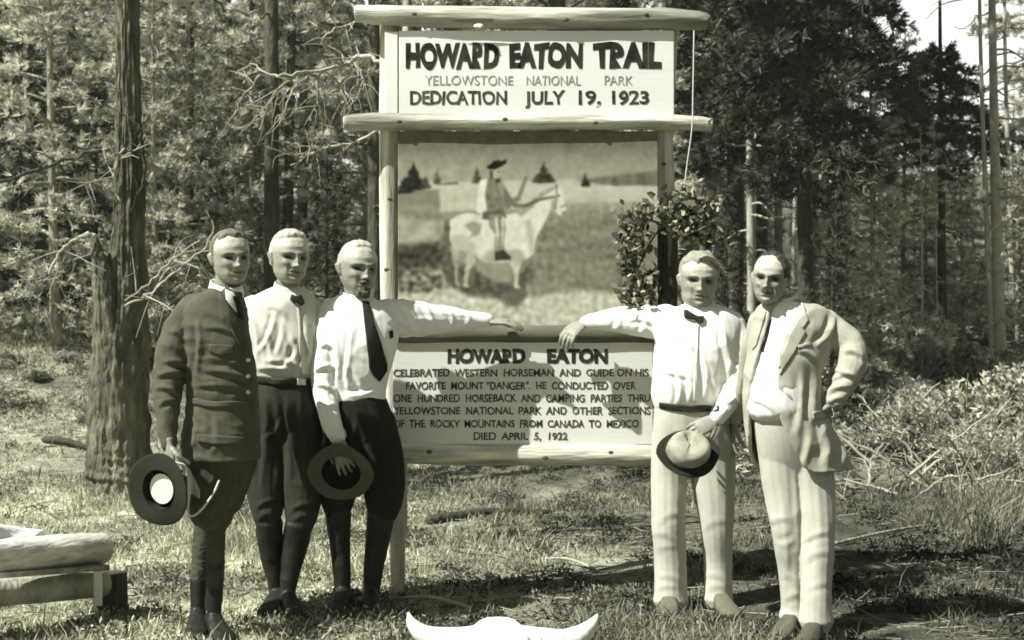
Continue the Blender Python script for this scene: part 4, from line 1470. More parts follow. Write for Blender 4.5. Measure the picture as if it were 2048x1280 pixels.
class Man:
    def __init__(s, label, base, head, yaw, pitch=0, roll=0, jaw=.27, face=None):
        s.label, s.base = label, Vector(base)
        px, top, chin, Y = head
        s.sc = (chin - top) * Y / F / .236
        s.MX = Matrix.Translation(P(px, (top + chin) / 2, Y)) @ Matrix.Rotation(R(yaw), 4, 'Z') @ Matrix.Rotation(R(roll), 4, 'Y') @ Matrix.Rotation(R(pitch), 4, 'X') @ Matrix.Scale(s.sc, 4)
        s.hv, s.hf = head_base(jaw=jaw, face=face)
        s.b = MB()
        s.b.add([s.MX @ Vector(v) for v in s.hv], s.hf)
        for sx in (-1, 1):   # ears
            e = MB()
            e.axes([(sx * x_, y_, z_) for x_, y_, z_ in ((.070, .005, -.034), (.079, .008, -.024), (.086, .014, -.004), (.089, .018, .012), (.081, .016, .025))],
                   [(0.006, .004 * sx, 0), (.007, .006 * sx, 0), (.007, .008 * sx, 0), (.007, .008 * sx, 0), (.004, .004 * sx, 0)],
                   [(0, .008, 0), (0, .013, 0), (0, .017, 0), (0, .017, 0), (0, .007, 0)], n=12)
            s.b.add([s.MX @ Vector(v) for v in e.v], e.f)
        s.ob = None

    def hp(s, x, y, z):
        return s.MX @ Vector((x, y, z))

    def neck(s, px, py, Y, r=.058):
        a = s.hp(0, .022, -.03)
        b = P(px, py, Y)
        s.b.tube([(*a, r * .92), (*(a.lerp(b, .5)), r * .93), (*b, r * 1.08), (*(b + Vector((0, 0, -.05))), r * 1.2)], n=18, sub=4, ref=(0, 1, 0))
        return s

    def hand(s, wrist, d, back, thumb, curl=.5, sc=1.0, spread=.12, tc=.5):
        """Palm, five fingers; d runs to the fingers, back is the back of the hand, thumb is +1 or -1 across."""
        d = Vector(d).normalized()
        w = Vector(back)
        w = (w - d * w.dot(d)).normalized()
        u = d.cross(w).normalized() * thumb
        wr = Vector(wrist)
        q = lambda a, b, c: wr + d * a * sc + u * b * sc + w * c * sc
        s.b.axes([q(-.03, 0, 0), q(.0, 0, 0), q(.03, .001, 0), (q(.07, .001, .002)), q(.095, -.001, 0), q(.102, -.002, -.002)],
                 [u * .027 * sc, u * .029 * sc, u * .037 * sc, u * .042 * sc, u * .039 * sc, u * .03 * sc],
                 [w * .020 * sc, w * .018 * sc, w * .016 * sc, w * .014 * sc, w * .012 * sc, w * .007 * sc], n=16)
        for i, (o, L, k) in enumerate(((.031, .078, 0.9), (.0105, .088, 1.0), (-.0105, .082, 1.05), (-.0305, .064, 1.15))):
            a = (o / .031) * spread
            dd = (d * math.cos(a) + u * math.sin(a)).normalized()
            p = q(.088, o, 0)
            rows = [(*p, .0098 * sc)]
            ang = 0
            for ph, fr in enumerate((.45, .30, .25)):
                ang += curl * k * (.75, 1.0, .7)[ph]
                v = dd * math.cos(ang) - w * math.sin(ang)
                p = p + v * L * fr * sc
                rows.append((*p, (.0092, .0085, .0072)[ph] * sc))
            s.b.tube(rows, n=10, sub=3)
        p = q(.022, .030, -.004)
        rows = [(*p, .0135 * sc)]
        v1 = (d * .75 + u * .62 - w * .25).normalized()
        p = p + v1 * .042 * sc
        rows.append((*p, .0115 * sc))
        v2 = (d * (.95 - .3 * tc) + u * (.35 - .4 * tc) - w * (.2 + .6 * tc)).normalized()
        p = p + v2 * .032 * sc
        rows.append((*p, .0105 * sc))
        p = p + (v2 - w * .25 * tc).normalized() * .024 * sc
        rows.append((*p, .0085 * sc))
        s.b.tube(rows, n=10, sub=3)
        return s

    def finish(s, brow=.35, lip=.62, stub=None, tone_=1.0):
        me = s.b.remesh('person', .0035, 1, origin=s.base, sf=.35)
        n = len(me.vertices)
        co = np.empty(n * 3, np.float32)
        me.vertices.foreach_get('co', co)
        co = co.reshape(-1, 3) + np.array(s.base)
        inv = np.array(s.MX.inverted())
        L = co @ inv[:3, :3].T + inv[:3, 3]
        x, y, z = L.T
        near = (np.abs(z) < .13) & (np.abs(x) < .1) & (y < -.035)
        t = np.full(n, tone_, np.float32)
        f = np.zeros(n)
        def mul(g, k):
            nonlocal t
            t = np.where(near, t * (1 - g * (1 - k)), t)
        for q in (-1, 1):
            mul(np.exp(-(((x - q * .033) / .020) ** 4 + ((z - .018 - .004 * np.sin((x * q - .012) * 60)) / .0065) ** 2)), brow)
            mul(np.exp(-(((x - q * .033) / .0150) ** 4 + ((z - .002) / .0085) ** 2)), .02)  # eye areas blackened wide, painting in the shade of the sockets
            mul(np.exp(-(((x - q * .010) / .005) ** 2 + ((z + .041) / .003) ** 2)), .45)
        # tanned below the hat line, pale above it
        t = (t * (.68 + .52 * sm(.014, .056, z) * (np.abs(z) < .14) * (np.abs(x) < .12) * (np.abs(y) < .14))).astype(np.float32)
        mul(np.exp(-((x / .023) ** 4 + ((z + .0625) / .0075) ** 2)), lip)
        mul(np.exp(-((x / .024) ** 4 + ((z + .0615) / .0036) ** 2)), .35)
        for q in (-1, 1):     # creases of a weathered face, their shade painted into the tone
            xq = x * q
            mul(np.exp(-(((xq - .024 - .35 * np.clip(-.042 - z, -.01, .05)) / .0035) ** 2)) * sm(-.034, -.042, z) * sm(-.082, -.068, z), .68)
            mul(np.exp(-(((xq - .033) / .015) ** 4 + ((z + .014 - .006 * np.cos((xq - .033) * 90)) / .0032) ** 2)), .72)
            mul(np.exp(-(((xq - .056) / .007) ** 2 + ((z - .003) / .008) ** 2)) * (.5 + .5 * np.sin(z * 1400)), .7)
        for zl in (.044, .055):  # forehead lines, frown line and lip hollow shaded in the tone too
            mul(np.exp(-((x / .038) ** 4 + ((z - zl - .003 * np.cos(x * 80)) / .0026) ** 2)), .80)
        mul(np.exp(-((x / .004) ** 2 + ((z - .020) / .009) ** 2)), .75)
        mul(np.exp(-((x / .020) ** 4 + ((z + .079) / .004) ** 2)), .8)
        if stub: mul(sm(-.03, -.05, z) * sm(-.02, -.06, y), stub)
        a = me.attributes.new('tone', 'FLOAT', 'POINT')
        a.data.foreach_set('value', t.astype(np.float32))
        s.ob = link('person', me, M['skin'], None, s.base)
        tag(s.ob, s.label, 'person')
        return s.ob

    def shell(s, name, maskf, m, th=.009, noise_=.5, freq=55, seed=0):
        """Hair or beard: a tuft layer growing out of the head where the mask is 1, rooted in the head elsewhere."""
        V = s.hv
        x, y, z = V.T
        nq = np.array([mnoise.noise(Vector((a * 38 + seed, b * 38, c * 14))) for a, b, c in V]) * .014
        k = np.clip(maskf(x + nq * .4, y + nq * .6, z + nq), 0, 1)
        nrm = V / np.linalg.norm(V, axis=1)[:, None]
        nz = np.array([mnoise.noise(Vector((a * freq + seed, b * freq * .5, c * freq * .5))) for a, b, c in V])
        d = k * th * (1 + noise_ * nz) - (1 - k) * .005
        q = V + nrm * d[:, None]
        b = MB()
        b.add([s.MX @ Vector(v) for v in q], s.hf)
        return b.build(name, m, s.ob)

def shoe(mb, ax, ay, ang, L=.29, w=.048, z0=None):
    """Shoe under the ankle (ax, ay); ang turns the toe from the viewer towards the right."""
    d = Vector((math.sin(ang), -math.cos(ang), 0))
    u = Vector((math.cos(ang), math.sin(ang), 0))
    z0 = float(hgt(ax, ay)) if z0 is None else z0
    o = Vector((ax, ay, z0))
    cs, A, B = [], [], []
    for t, ww, h in ((-.27, .45, .04), (-.24, .62, .066), (-.1, .72, .10), (.05, .74, .112), (.2, .80, .088), (.4, .95, .064), (.58, 1.0, .05), (.7, .85, .042), (.76, .5, .028)):
        cs.append(o + d * t * L + Vector((0, 0, h / 2)))
        A.append(u * ww * w)
        B.append(Vector((0, 0, h / 2)))
    mb.axes(cs, A, B, n=18, ex=2.6)

def collar(man, c, m, r=.069, hb=.052, hf=.010):
    """A turned-down collar standing at the back and sides of the neck, low and open in front."""
    f = (man.hp(0, -.1, 0) - man.hp(0, 0, 0))
    a0 = math.atan2(f.y, f.x)
    N = 44
    rr = []
    for kind in range(6):
        ring = []
        for j in range(N):
            t = 2 * math.pi * j / N
            fr = .5 + .5 * math.cos(t)          # 1 in front
            h = hb + (hf - hb) * fr ** 1.4
            q = Vector((math.cos(t + a0), math.sin(t + a0) * 1.02, 0))
            z, k = ((-.03, 1.10), (h * .45 - .008, 1.10), (h, .99), (h + .002, .95), (h - .006, .92), (-.03, .95))[kind]
            z += .018
            ring.append(c + q * (r * k) + Vector((0, 0, z)))
        rr.append(ring)
    b = MB()
    b.rings(rr, cap=False)
    return b.build('collar', m, man.ob)

def sole(man, pt, ang, L, w):
    d = Vector((math.sin(ang), -math.cos(ang), 0))
    u = Vector((math.cos(ang), math.sin(ang), 0))
    o = Vector((pt.x, pt.y, float(hgt(pt.x, pt.y))))
    ts = [(-.29, .40), (-.26, .66), (-.1, .76), (.1, .74), (.3, .9), (.5, 1.04), (.66, .95), (.76, .6), (.79, .3)]
    b = MB()
    b.rings([[o + d * t * L + u * (q * k * w) + Vector((0, 0, h)) for q, h in ((-1, .0), (1, .0), (1.02, .016), (-1.02, .016))] for t, k in ts])
    b.build('sole', M['boot'], man.ob, bevel=.002)

def creases(me, origin, folds, k=1.0, kw=1.0):
    """Press folds into cloth: each runs from (x0, y0) to (x1, y1) with a raised lip and a groove beside it."""
    n = len(me.vertices)
    co = np.empty(n * 3, np.float32)
    me.vertices.foreach_get('co', co)
    co = co.reshape(-1, 3)
    nn = np.empty(n * 3, np.float32)
    me.vertices.foreach_get('normal', nn)
    nn = nn.reshape(-1, 3)
    w = co + np.array(origin)
    px = 1024 + w[:, 0] / w[:, 1] * F
    py = HY + (CZ - w[:, 2]) / w[:, 1] * F
    wob = np.array([mnoise.noise(Vector((a * 9, c * 9, b * 9))) for a, b, c in co.tolist()]) * 4
    px, py = px + wob, py + wob * .7
    d = np.zeros(n)
    for fo in folds:
        x0, y0, x1, y1 = fo[:4]
        am = (fo[4] if len(fo) > 4 else .009) * k
        wd = (fo[5] if len(fo) > 5 else 4.5) * kw
        L = math.hypot(x1 - x0, y1 - y0)
        ux, uy = (x1 - x0) / L, (y1 - y0) / L
        t = ((px - x0) * ux + (py - y0) * uy) / L
        q = (px - x0) * -uy + (py - y0) * ux + 6 * np.sin(np.clip(t, 0, 1) * 3.14)
        tp = sm(-.12, .3, t) * sm(1.12, .7, t)
        d += am * .85 * tp * (np.exp(-(q / wd) ** 2) - .9 * np.exp(-((q - 1.7 * wd) / wd) ** 2))
    d *= sm(.5, -.1, nn[:, 1])
    co = co + nn * d[:, None]
    me.vertices.foreach_set('co', np.ascontiguousarray(co, dtype=np.float32).ravel())
    me.update()

def garment(name, mb, man, m, voxel=.006, smooth=3, amp=.005, f=13, zs=1, seed=0, folds=()):
    if folds: amp, voxel = amp * .6, voxel * .85
    me = mb.remesh(name, voxel, smooth, amp, f, zs, seed, origin=man.base)
    if folds: creases(me, man.base, folds, .22 if name == 'trousers' else .5 if name == 'breeches' else .85, 1.6 if name == 'trousers' else 1.2)
    return link(name, me, m, man.ob)

def px_of(p):
    return 1024 + p.x / p.y * F, HY + (CZ - p.z) / p.y * F

def hat(name, label, centre, normal, up, rad, crown_r, crown_h, mats, scale_y=1.0, curl=.012, pinch=.018, strap=None, lining=None, ellipse=1.0):
    """Felt hat: the crown rises along normal, the brim spreads round it."""
    n = Vector(normal).normalized()
    u = Vector(up)
    u = (u - n * u.dot(n)).normalized()
    s = u.cross(n)
    c = Vector(centre)
    o = empty(name, c)
    def ring(r, h, k=0, N=40):
        out = []
        for j in range(N):
            a = 2 * math.pi * j / N
            x, y = math.cos(a), math.sin(a)
            rr = r * (1 + .06 * abs(y) * (ellipse))
            hh = h + .004 * math.sin(2 * a + crown_h * 90) * min(1, h / .06 if h > 0 else 0)
            if k: hh = h - k * (max(0, 1 - (x / .45) ** 2)) * (.6 + .4 * y)
            out.append(c + s * (rr * x) + u * (rr * y) + n * hh)
        return out
    def curlf(r, h, N=40):
        out = []
        for j in range(N):
            a = 2 * math.pi * j / N
            x, y = math.cos(a), math.sin(a)
            q = (r - crown_r) / (rad - crown_r)
            rr = r * (1 + .06 * abs(y) * ellipse) * (1 + q * (.02 * math.sin(2 * a + 2) + .012 * math.sin(5 * a)))
            out.append(c + s * (rr * x) + u * (rr * y) + n * (h + curl * q * q * (1.6 * x * x - .4) + q * (.007 * math.sin(2 * a + rad * 40) + .005 * math.sin(3 * a + 1.7 + rad * 90))))
        return out
    t = .004
    ch = crown_h
    b = MB()
    rr = [curlf(crown_r, 0), curlf((crown_r + rad) / 2, 0), curlf(rad * .95, 0), curlf(rad, .001), curlf(rad, t), curlf(rad * .95, t + .001), curlf((crown_r + rad) / 2, t), curlf(crown_r + .003, t)]
    b.rings(rr, cap=False)
    br = b.build('brim', mats[0], o)
    b = MB()
    b.rings([ring(crown_r - .002, 0), ring(crown_r - .004, ch * .5), ring(crown_r * .88, ch * .85), ring(crown_r * .6, ch - .008, pinch * .6), ring(crown_r * .25, ch - .006, pinch), ring(.004, ch - .006, pinch)], cap=False)
    b.build('inside', lining or mats[0], o)
    b = MB()
    b.rings([ring(crown_r + .004, 0), ring(crown_r + .003, ch * .3), ring(crown_r + .0, ch * .6), ring(crown_r * .93, ch * .88), ring(crown_r * .78, ch * .99, pinch * .3), ring(crown_r * .5, ch, pinch), ring(crown_r * .2, ch, pinch), ring(.004, ch, pinch)], cap=False)
    b.build('crown', mats[1], o)
    b = MB()
    b.rings([ring(crown_r + .0075, .004), ring(crown_r + .0085, .006), ring(crown_r + .0075, .028), ring(crown_r + .004, .029)], cap=False)
    b.build('band', mats[2], o)
    tag(o, label, 'hat')
    return o, s, u, n, c

def below(px, Y):
    x = (px - 1024) * Y / F
    return Vector((x, Y, float(hgt(x, Y))))

# ---- first man: uniform coat, breeches, boots
def man_uniform():
    Y = 5.5
    m = Man('man in a dark olive uniform coat and flared breeches, holding a campaign hat', below(425, Y), (461, 461, 569, 5.48), 32, pitch=4, roll=-3, face={'jaw': 1.0, 'nose': 1.0, 'seed': 1})
    m.neck(452, 590, 5.52)
    coat = [(572, 428, 470, .055, 0), (580, 408, 482, .075, 0), (598, 384, 487, .098, 0), (625, 364, 492, .115, 0), (680, 366, 500, .128, -.01), (740, 374, 511, .128, -.01), (790, 376, 514, .125, -.005), (805, 375, 515, .126, 0), (860, 366, 517, .14, 0), (900, 362, 518, .146, 0), (917, 361, 519, .148, 0)]
    arm = [(388, 612, 5.5, 27), (362, 650, 5.47, 31), (347, 700, 5.44, 33), (340, 745, 5.42, 32), (335, 790, 5.40, 28), (335, 850, 5.36, 21), (338, 888, 5.33, 16)]
    arm2 = [(468, 620, 5.62, 26), (474, 700, 5.68, 27), (478, 770, 5.70, 24), (476, 850, 5.64, 18), (470, 890, 5.6, 14)]
    thigh = [(437, 912, 5.52, 78), (434, 945, 5.52, 72), (430, 985, 5.5, 62), (427, 1022, 5.48, 50), (430, 1045, 5.46, 34), (432, 1060, 5.46, 20)]
    shin = [(432, 1050, 5.46, 19), (431, 1080, 5.46, 18.5), (431, 1120, 5.47, 17.5), (430, 1170, 5.5, 16), (428, 1225, 5.5, 13.5), (427, 1250, 5.5, 13)]
    shin2 = [(412, 1040, 5.66, 22), (404, 1100, 5.63, 19), (398, 1160, 5.6, 17), (396, 1220, 5.58, 14), (396, 1240, 5.58, 13.5)]
    b = m.b
    b.torso(Y, coat[1:], .86)
    b.limb(arm, .72); b.limb(arm2, .72)
    b.limb([(430, 900, 5.5, 50), (428, 1000, 5.49, 38), (432, 1060, 5.47, 16), (430, 1170, 5.5, 13), (427, 1250, 5.5, 10)], yr=.9)
    b.limb([(440, 900, 5.56, 45), (430, 1000, 5.62, 34), (414, 1060, 5.65, 18), (404, 1160, 5.6, 13), (402, 1240, 5.58, 10)], yr=.9)
    wr = P(338, 890, 5.32)
    m.hand(wr, (.14, -.10, -1), (-.75, -.5, .1), -1, .62, 1.0, .06, .9)
    m.hand(P(470, 892, 5.6), (-.1, -.2, -1), (.8, .3, 0), 1, .4)
    m.finish(brow=.3)
    m.shell('hair', lambda x, y, z: np.maximum(sm(.066, .086, z + .30 * np.clip(y, -.1, .1) + .10 * np.clip(np.abs(x) - .035, 0, 1)), sm(-.01, .012, y) * sm(-.045, -.02, z)) * sm(-.075, -.045, y + .35 * np.clip(z, 0, 1) - .015), M['hair_mid'], .010, .3)
    c = MB(); c.torso(Y, coat); c.limb(arm); c.limb(arm2)
    co = garment('coat', c, m, M['uniform'], .006, 3, 0.0083, 11, 1.6, 1, folds=[(326,722,386,738,.012),(316,752,374,748,.014),(312,776,362,790,.012),(314,812,352,800,.010),(340,660,380,690,.008),(397,640,392,750,.014,5),(405,740,512,764,.011),(392,772,508,782,.009),(388,826,378,905,.010,6),(500,822,510,908,.009,5),(430,830,424,912,.006,6),(412,655,470,670,.006),(470,640,500,700,.006),(420,720,490,735,.006)])
    t = MB(); t.limb(thigh, yr=.72); t.limb([(446, 915, 5.56, 60), (438, 980, 5.62, 48), (418, 1035, 5.66, 30), (411, 1058, 5.66, 21)], yr=.8)
    br = garment('breeches', t, m, M['breeches'], .006, 3, 0.0090, 10, .6, 2, folds=[(376,930,384,1030,.014,7),(400,935,404,1045,.010,6),(440,925,415,1040,.014,6),(475,930,452,1045,.014,6),(495,925,470,1020,.010,6),(385,1010,440,1040,.010),(420,1020,465,1030,.010)])
    s = MB(); s.limb(shin[:4]); s.limb(shin2[:3])
    garment('leggings', s, m, M['puttee'], .005, 2, .0045, 30, 2.2, 3)
    for sh, ang in ((shin, .5), (shin2, .2)):
        q = MB(); q.limb([(x, y, yy, r * 1.05) for x, y, yy, r in sh[2:]] )
        pt = P(*sh[-1][:3])
        shoe(q, pt.x, pt.y, ang, .30, .05)
        garment('boot', q, m, M['boot'], .005, 2, .002, 22, 1, 4)
    # collar, tie, flaps
    collar(m, P(452, 590, 5.50), M['shirt'])
    bv = bvh_of(co)
    decal('shirt_front', bv, [(450, 578), (468, 585), (482, 612), (483, 628), (470, 622), (452, 598)], M['shirt'], m.ob, .004, 4)
    bv2 = bvh_of(co, *[o for o in m.ob.children if o.name.startswith('shirt_front')])
    decal('tie', bv2, [(466, 592), (477, 592), (484, 612), (488, 640), (480, 636), (471, 606)], M['blackcloth'], m.ob, .006, 4)
    decal('lapel', bv, [(440, 582), (452, 600), (470, 626), (492, 668), (494, 700), (480, 690), (462, 656), (446, 640), (436, 612)], M['uniform'], m.ob, .007, 3)
    decal('pocket_flap', bv, [(418, 688), (468, 690), (468, 706), (443, 712), (418, 704)], M['uniform'], m.ob, .007, 5)
    decal('belt', bv, [(380, 796), (430, 803), (511, 802), (512, 812), (430, 815), (378, 808)], M['uniform'], m.ob, .008, 6)
    decal('pocket_flap', bv, [(394, 868), (490, 874), (490, 886), (440, 890), (394, 884)], M['uniform'], m.ob, .012, 5)
    for y in (720, 752, 785):
        decal('button', bv, [(497 + 5 * math.cos(a) * .8, y + 4 * math.sin(a)) for a in np.linspace(0, 6.28, 9)[:-1]], M['metal'], m.ob, .006, 3)
    # the hat hangs from his hand, inside turned to us
    hc = P(317, 980, 5.27)
    o, s_, u, n, c_ = hat('campaign_hat', 'dark broad brimmed campaign hat with white lining, held by the man in uniform', hc, (.38, .92, .12), (.25, 0, 1), .150, .082, .11, (M['felt_dark'], M['felt_dark'], M['belt']), curl=-.006, lining=M['felt_black'])
    b = MB()
    b.axes([c_ + n * .020, c_ + n * .026], [s_ * .060, s_ * .058], [u * .066, u * .064], n=20)
    b.build('lining', M['lining'], o)
    st = MB()
    st.tube(pxrow([(350, 925, 5.26, 2), (372, 935, 5.27, 2.2), (376, 990, 5.3, 2.2), (378, 1030, 5.32, 2.2), (398, 1024, 5.33, 2.4), (425, 990, 5.34, 2.4), (438, 962, 5.36, 2.2)]), n=6, sub=6)
    st.build('strap', M['strap'], o)
man_uniform()

# ---- second man: white shirt, bow tie, dark breeches
def man_bow_tie_left():
    Y = 5.98
    m = Man('white haired man in pale shirt, bow tie and dark breeches, between his neighbours', below(565, Y), (580, 461, 568, 5.93), 29, pitch=5, roll=2, face={'jaw': 1.08, 'nose': 1.1, 'cheek': 1.2, 'seed': 4})
    m.neck(578, 588, 5.98)
    sh = [(574, 552, 604, .055, 0), (584, 528, 622, .085, 0), (602, 498, 634, .108, 0), (630, 484, 640, .122, 0), (680, 494, 642, .132, -.01), (730, 504, 636, .13, -.01), (752, 506, 628, .124, 0), (764, 508, 628, .12, 0)]
    arm = [(505, 618, 6.0, 27), (494, 680, 6.05, 27), (492, 740, 6.08, 23), (498, 800, 6.05, 18), (506, 850, 6.0, 14)]
    arm2 = [(628, 622, 6.0, 24), (640, 690, 6.06, 25), (646, 750, 6.08, 22), (648, 800, 6.06, 17), (650, 860, 6.02, 13)]
    l1 = [(545, 800, 5.98, 42), (535, 880, 5.98, 43), (532, 960, 5.97, 40), (534, 1020, 5.95, 32), (538, 1058, 5.95, 21)]
    l2 = [(594, 800, 5.98, 42), (601, 880, 5.98, 43), (606, 960, 5.97, 41), (604, 1025, 5.95, 33), (597, 1066, 5.95, 22)]
    s1 = [(538, 1044, 5.95, 27), (540, 1090, 5.97, 25), (549, 1140, 5.98, 20), (556, 1186, 5.98, 17), (558, 1212, 5.98, 17)]
    s2 = [(598, 1048, 5.95, 28), (590, 1092, 5.96, 26), (581, 1140, 5.94, 20), (575, 1188, 5.92, 17), (574, 1214, 5.92, 17)]
    b = m.b
    b.torso(Y, sh[1:], .86)
    b.limb(arm, .7); b.limb(arm2, .7)
    b.torso(Y, [(750, 510, 626, .1, 0), (800, 508, 632, .11, 0), (840, 512, 632, .1, 0)], .85)
    for l, s in ((l1, s1), (l2, s2)):
        b.limb(l + s[2:], .72)
    m.hand(P(506, 856, 6.0), (.1, 0, -1), (-1, 0, 0), -1, .4)
    m.hand(P(650, 866, 6.02), (0, 0, -1), (1, 0, 0), 1, .4)
    m.finish(brow=.42)
    m.shell('hair', lambda x, y, z: np.maximum(sm(.064, .088, z + .26 * np.clip(y, -.1, .1)), sm(-.008, .014, y) * sm(-.05, -.02, z)), M['hair_white'], .011, .35, seed=3)
    c = MB(); c.torso(Y, sh); c.limb(arm); c.limb(arm2)
    s_ = garment('shirt', c, m, M['shaded_shirt'], .006, 3, 0.0105, 9, .7, 11, folds=[(520,640,546,724,.009),(552,630,518,706,.010),(512,736,626,748,.011),(528,722,612,736,.009),(566,640,552,716,.008),(606,636,618,732,.009),(580,660,590,740,.007),(505,640,512,730,.009,5),(540,610,575,640,.007),(600,690,560,740,.008)])
    t = MB()
    t.torso(Y, [(752, 510, 627, .118, 0), (768, 507, 630, .122, 0), (810, 504, 636, .128, 0), (850, 508, 636, .104, 0), (890, 516, 626, .06, 0)])
    t.limb(l1, yr=.95); t.limb(l2, yr=.95)
    tr = garment('breeches', t, m, M['darktrouser'], .006, 3, 0.0090, 9, .5, 12, folds=[(530,785,524,970,.012,6),(552,790,556,1000,.012,6),(600,785,612,990,.012,6),(622,800,624,1000,.010,6),(574,790,572,1010,.016,6),(566,830,530,880,.010),(578,830,615,885,.010),(512,1016,556,1002,.012),(516,1036,552,1030,.010),(584,1020,632,1008,.012),(588,1042,626,1034,.010)])
    for s, ang, nm in ((s1, -.1, 0), (s2, .45, 1)):
        q = MB(); q.limb(s)
        pt = P(*s[-1][:3])
        shoe(q, pt.x, pt.y, ang, .30, .05)
        garment('boot', q, m, M['boot'], .005, 2, .003, 14, 1, 13)
    collar(m, P(578, 590, 5.97), M['shaded_shirt'])
    bv = bvh_of(s_, tr)
    bvn = bvh_of(*[o for o in m.ob.children if o.name.split('.')[0] in ('shirt', 'collar')])
    decal('bow_tie', bvn, [(583, 588), (592, 592), (603, 590), (610, 606), (604, 611), (596, 604), (588, 606), (580, 598)], M['blackcloth'], m.ob, .012, 3)
    decal('placket', bv, [(594, 612), (600, 612), (610, 750), (603, 750)], M['shaded_shirt'], m.ob, .004, 5)
    decal('belt', bv, [(509, 752), (560, 757), (627, 757), (627, 769), (560, 770), (509, 765)], M['belt'], m.ob, .008, 6)
    decal('buckle', bv, [(595, 757), (612, 757), (612, 770), (595, 770)], M['metal'], m.ob, .016, 4)
man_bow_tie_left()

# ---- third man: long dark tie, arm along the log, hat in hand
def man_long_tie():
    Y = 6.0
    m = Man('bearded man in white shirt and long black tie, left arm stretched along the sign log', below(715, Y), (716, 482, 592, 5.97), 30, pitch=5, roll=2, face={'jaw': .92, 'nose': 1.0, 'cheek': 1.3, 'brow': 1.2, 'seed': 7})
    m.neck(708, 605, 6.03)
    sh = [(588, 688, 738, .058, 0), (598, 664, 752, .082, 0), (614, 648, 778, .102, 0), (640, 640, 794, .118, 0), (680, 640, 796, .128, -.01), (730, 646, 784, .128, -.01), (775, 655, 772, .12, 0), (800, 662, 772, .116, 0)]
    arm = [(664, 622, 6.0, 28), (652, 660, 5.97, 28), (647, 710, 5.94, 27), (649, 765, 5.92, 25), (656, 820, 5.88, 21), (668, 860, 5.85, 18), (675, 876, 5.84, 16)]
    arm2 = [(768, 628, 6.02, 32), (800, 636, 6.06, 37), (840, 638, 6.1, 34), (890, 639, 6.14, 27), (940, 640, 6.17, 19), (974, 642, 6.18, 14)]
    l1 = [(702, 840, 6.0, 42), (692, 900, 6.0, 43), (681, 960, 5.99, 41), (675, 1005, 5.98, 32), (677, 1036, 5.98, 21)]
    l2 = [(748, 840, 6.0, 42), (759, 900, 6.0, 45), (767, 960, 5.99, 43), (767, 1008, 5.98, 36), (762, 1042, 5.98, 24)]
    s1 = [(677, 1026, 5.98, 26), (679, 1080, 6.0, 21), (683, 1130, 6.0, 18), (686, 1180, 6.0, 16), (687, 1205, 6.0, 16)]
    s2 = [(762, 1032, 5.98, 28), (755, 1085, 6.0, 24), (748, 1135, 6.0, 20), (742, 1182, 6.0, 17), (741, 1205, 6.0, 17)]
    b = m.b
    b.torso(Y, sh[1:], .86)
    b.limb(arm, .7); b.limb(arm2, .7)
    b.torso(Y, [(795, 668, 768, .1, 0), (840, 664, 788, .11, 0), (870, 668, 792, .1, 0)], .85)
    for l, s in ((l1, s1), (l2, s2)):
        b.limb(l + s[2:], .72)
    m.hand(P(676, 880, 5.83), (.28, -.12, -.95), (-.1, -1, .2), 1, .35, 1.0, .14, .6)
    m.hand(P(978, 643, 6.18), (1, -.06, -.05), (0, -.25, 1), -1, .28, 1.0, .1, .3)
    m.finish(brow=.32)
    m.shell('hair', lambda x, y, z: np.maximum(sm(.072, .096, z + .24 * np.clip(y, -.1, .1)), sm(-.008, .014, y) * sm(-.045, -.015, z)), M['hair_white'], .007, .3, seed=5)
    m.shell('beard', lambda x, y, z: sm(-.02, -.05, y) * np.maximum(sm(.036, .022, np.abs(x)) * sm(-.072, -.084, z), np.exp(-((x / .024) ** 4 + ((z + .053) / .0055) ** 2)) * .9) , M['hair_beard'], .013, .6, seed=2)
    c = MB(); c.torso(Y, sh); c.limb(arm); c.limb(arm2, yr=.9)
    s_ = garment('shirt', c, m, M['shirt'], .006, 3, 0.0090, 9, .8, 21, folds=[(630,742,674,734,.012),(632,768,672,788,.012),(640,820,676,810,.010),(640,690,672,700,.008),(668,660,672,790,.012,5),(668,690,700,785,.009),(704,650,684,770,.008),(756,776,690,792,.010),(784,690,756,770,.010),(690,720,730,790,.007),(800,600,832,656,.010),(846,610,862,662,.010),(895,622,905,654,.009),(782,640,836,668,.010),(930,628,936,652,.008),(820,640,880,646,.007)])
    t = MB()
    t.torso(Y, [(790, 668, 768, .115, 0), (806, 664, 776, .12, 0), (850, 662, 790, .115, 0), (885, 668, 786, .09, 0), (915, 676, 776, .05, 0)])
    t.limb(l1, yr=.95); t.limb(l2, yr=.95)
    tr = garment('breeches', t, m, M['blacktrouser'], .006, 3, 0.0075, 9, .5, 22, folds=[(745,815,775,980,.012,6),(780,830,790,1000,.012,6),(715,830,690,900,.010,6),(728,840,724,1000,.014,6),(735,1000,795,985,.012),(740,1024,790,1015,.010),(650,1000,700,985,.012)])
    for s, ang in ((s1, -.05), (s2, .15)):
        q = MB(); q.limb(s)
        pt = P(*s[-1][:3])
        shoe(q, pt.x, pt.y, ang, .29, .048)
        garment('boot', q, m, M['boot'], .005, 2, .003, 14, 1, 23)
    collar(m, P(709, 606, 6.02), M['shirt'])
    bvn = bvh_of(*[o for o in m.ob.children if o.name.split('.')[0] in ('shirt', 'collar')])
    decal('tie', bvn, [(724, 602), (738, 602), (741, 616), (750, 650), (764, 690), (775, 730), (775, 742), (760, 764), (748, 752), (739, 736), (734, 690), (728, 640), (726, 616)], M['blackcloth'], m.ob, .008, 5)
    bv = bvh_of(s_, tr)
    decal('pocket', bv, [(778, 662), (786, 660), (787, 674), (781, 678)], M['blackcloth'], m.ob, .004, 3)
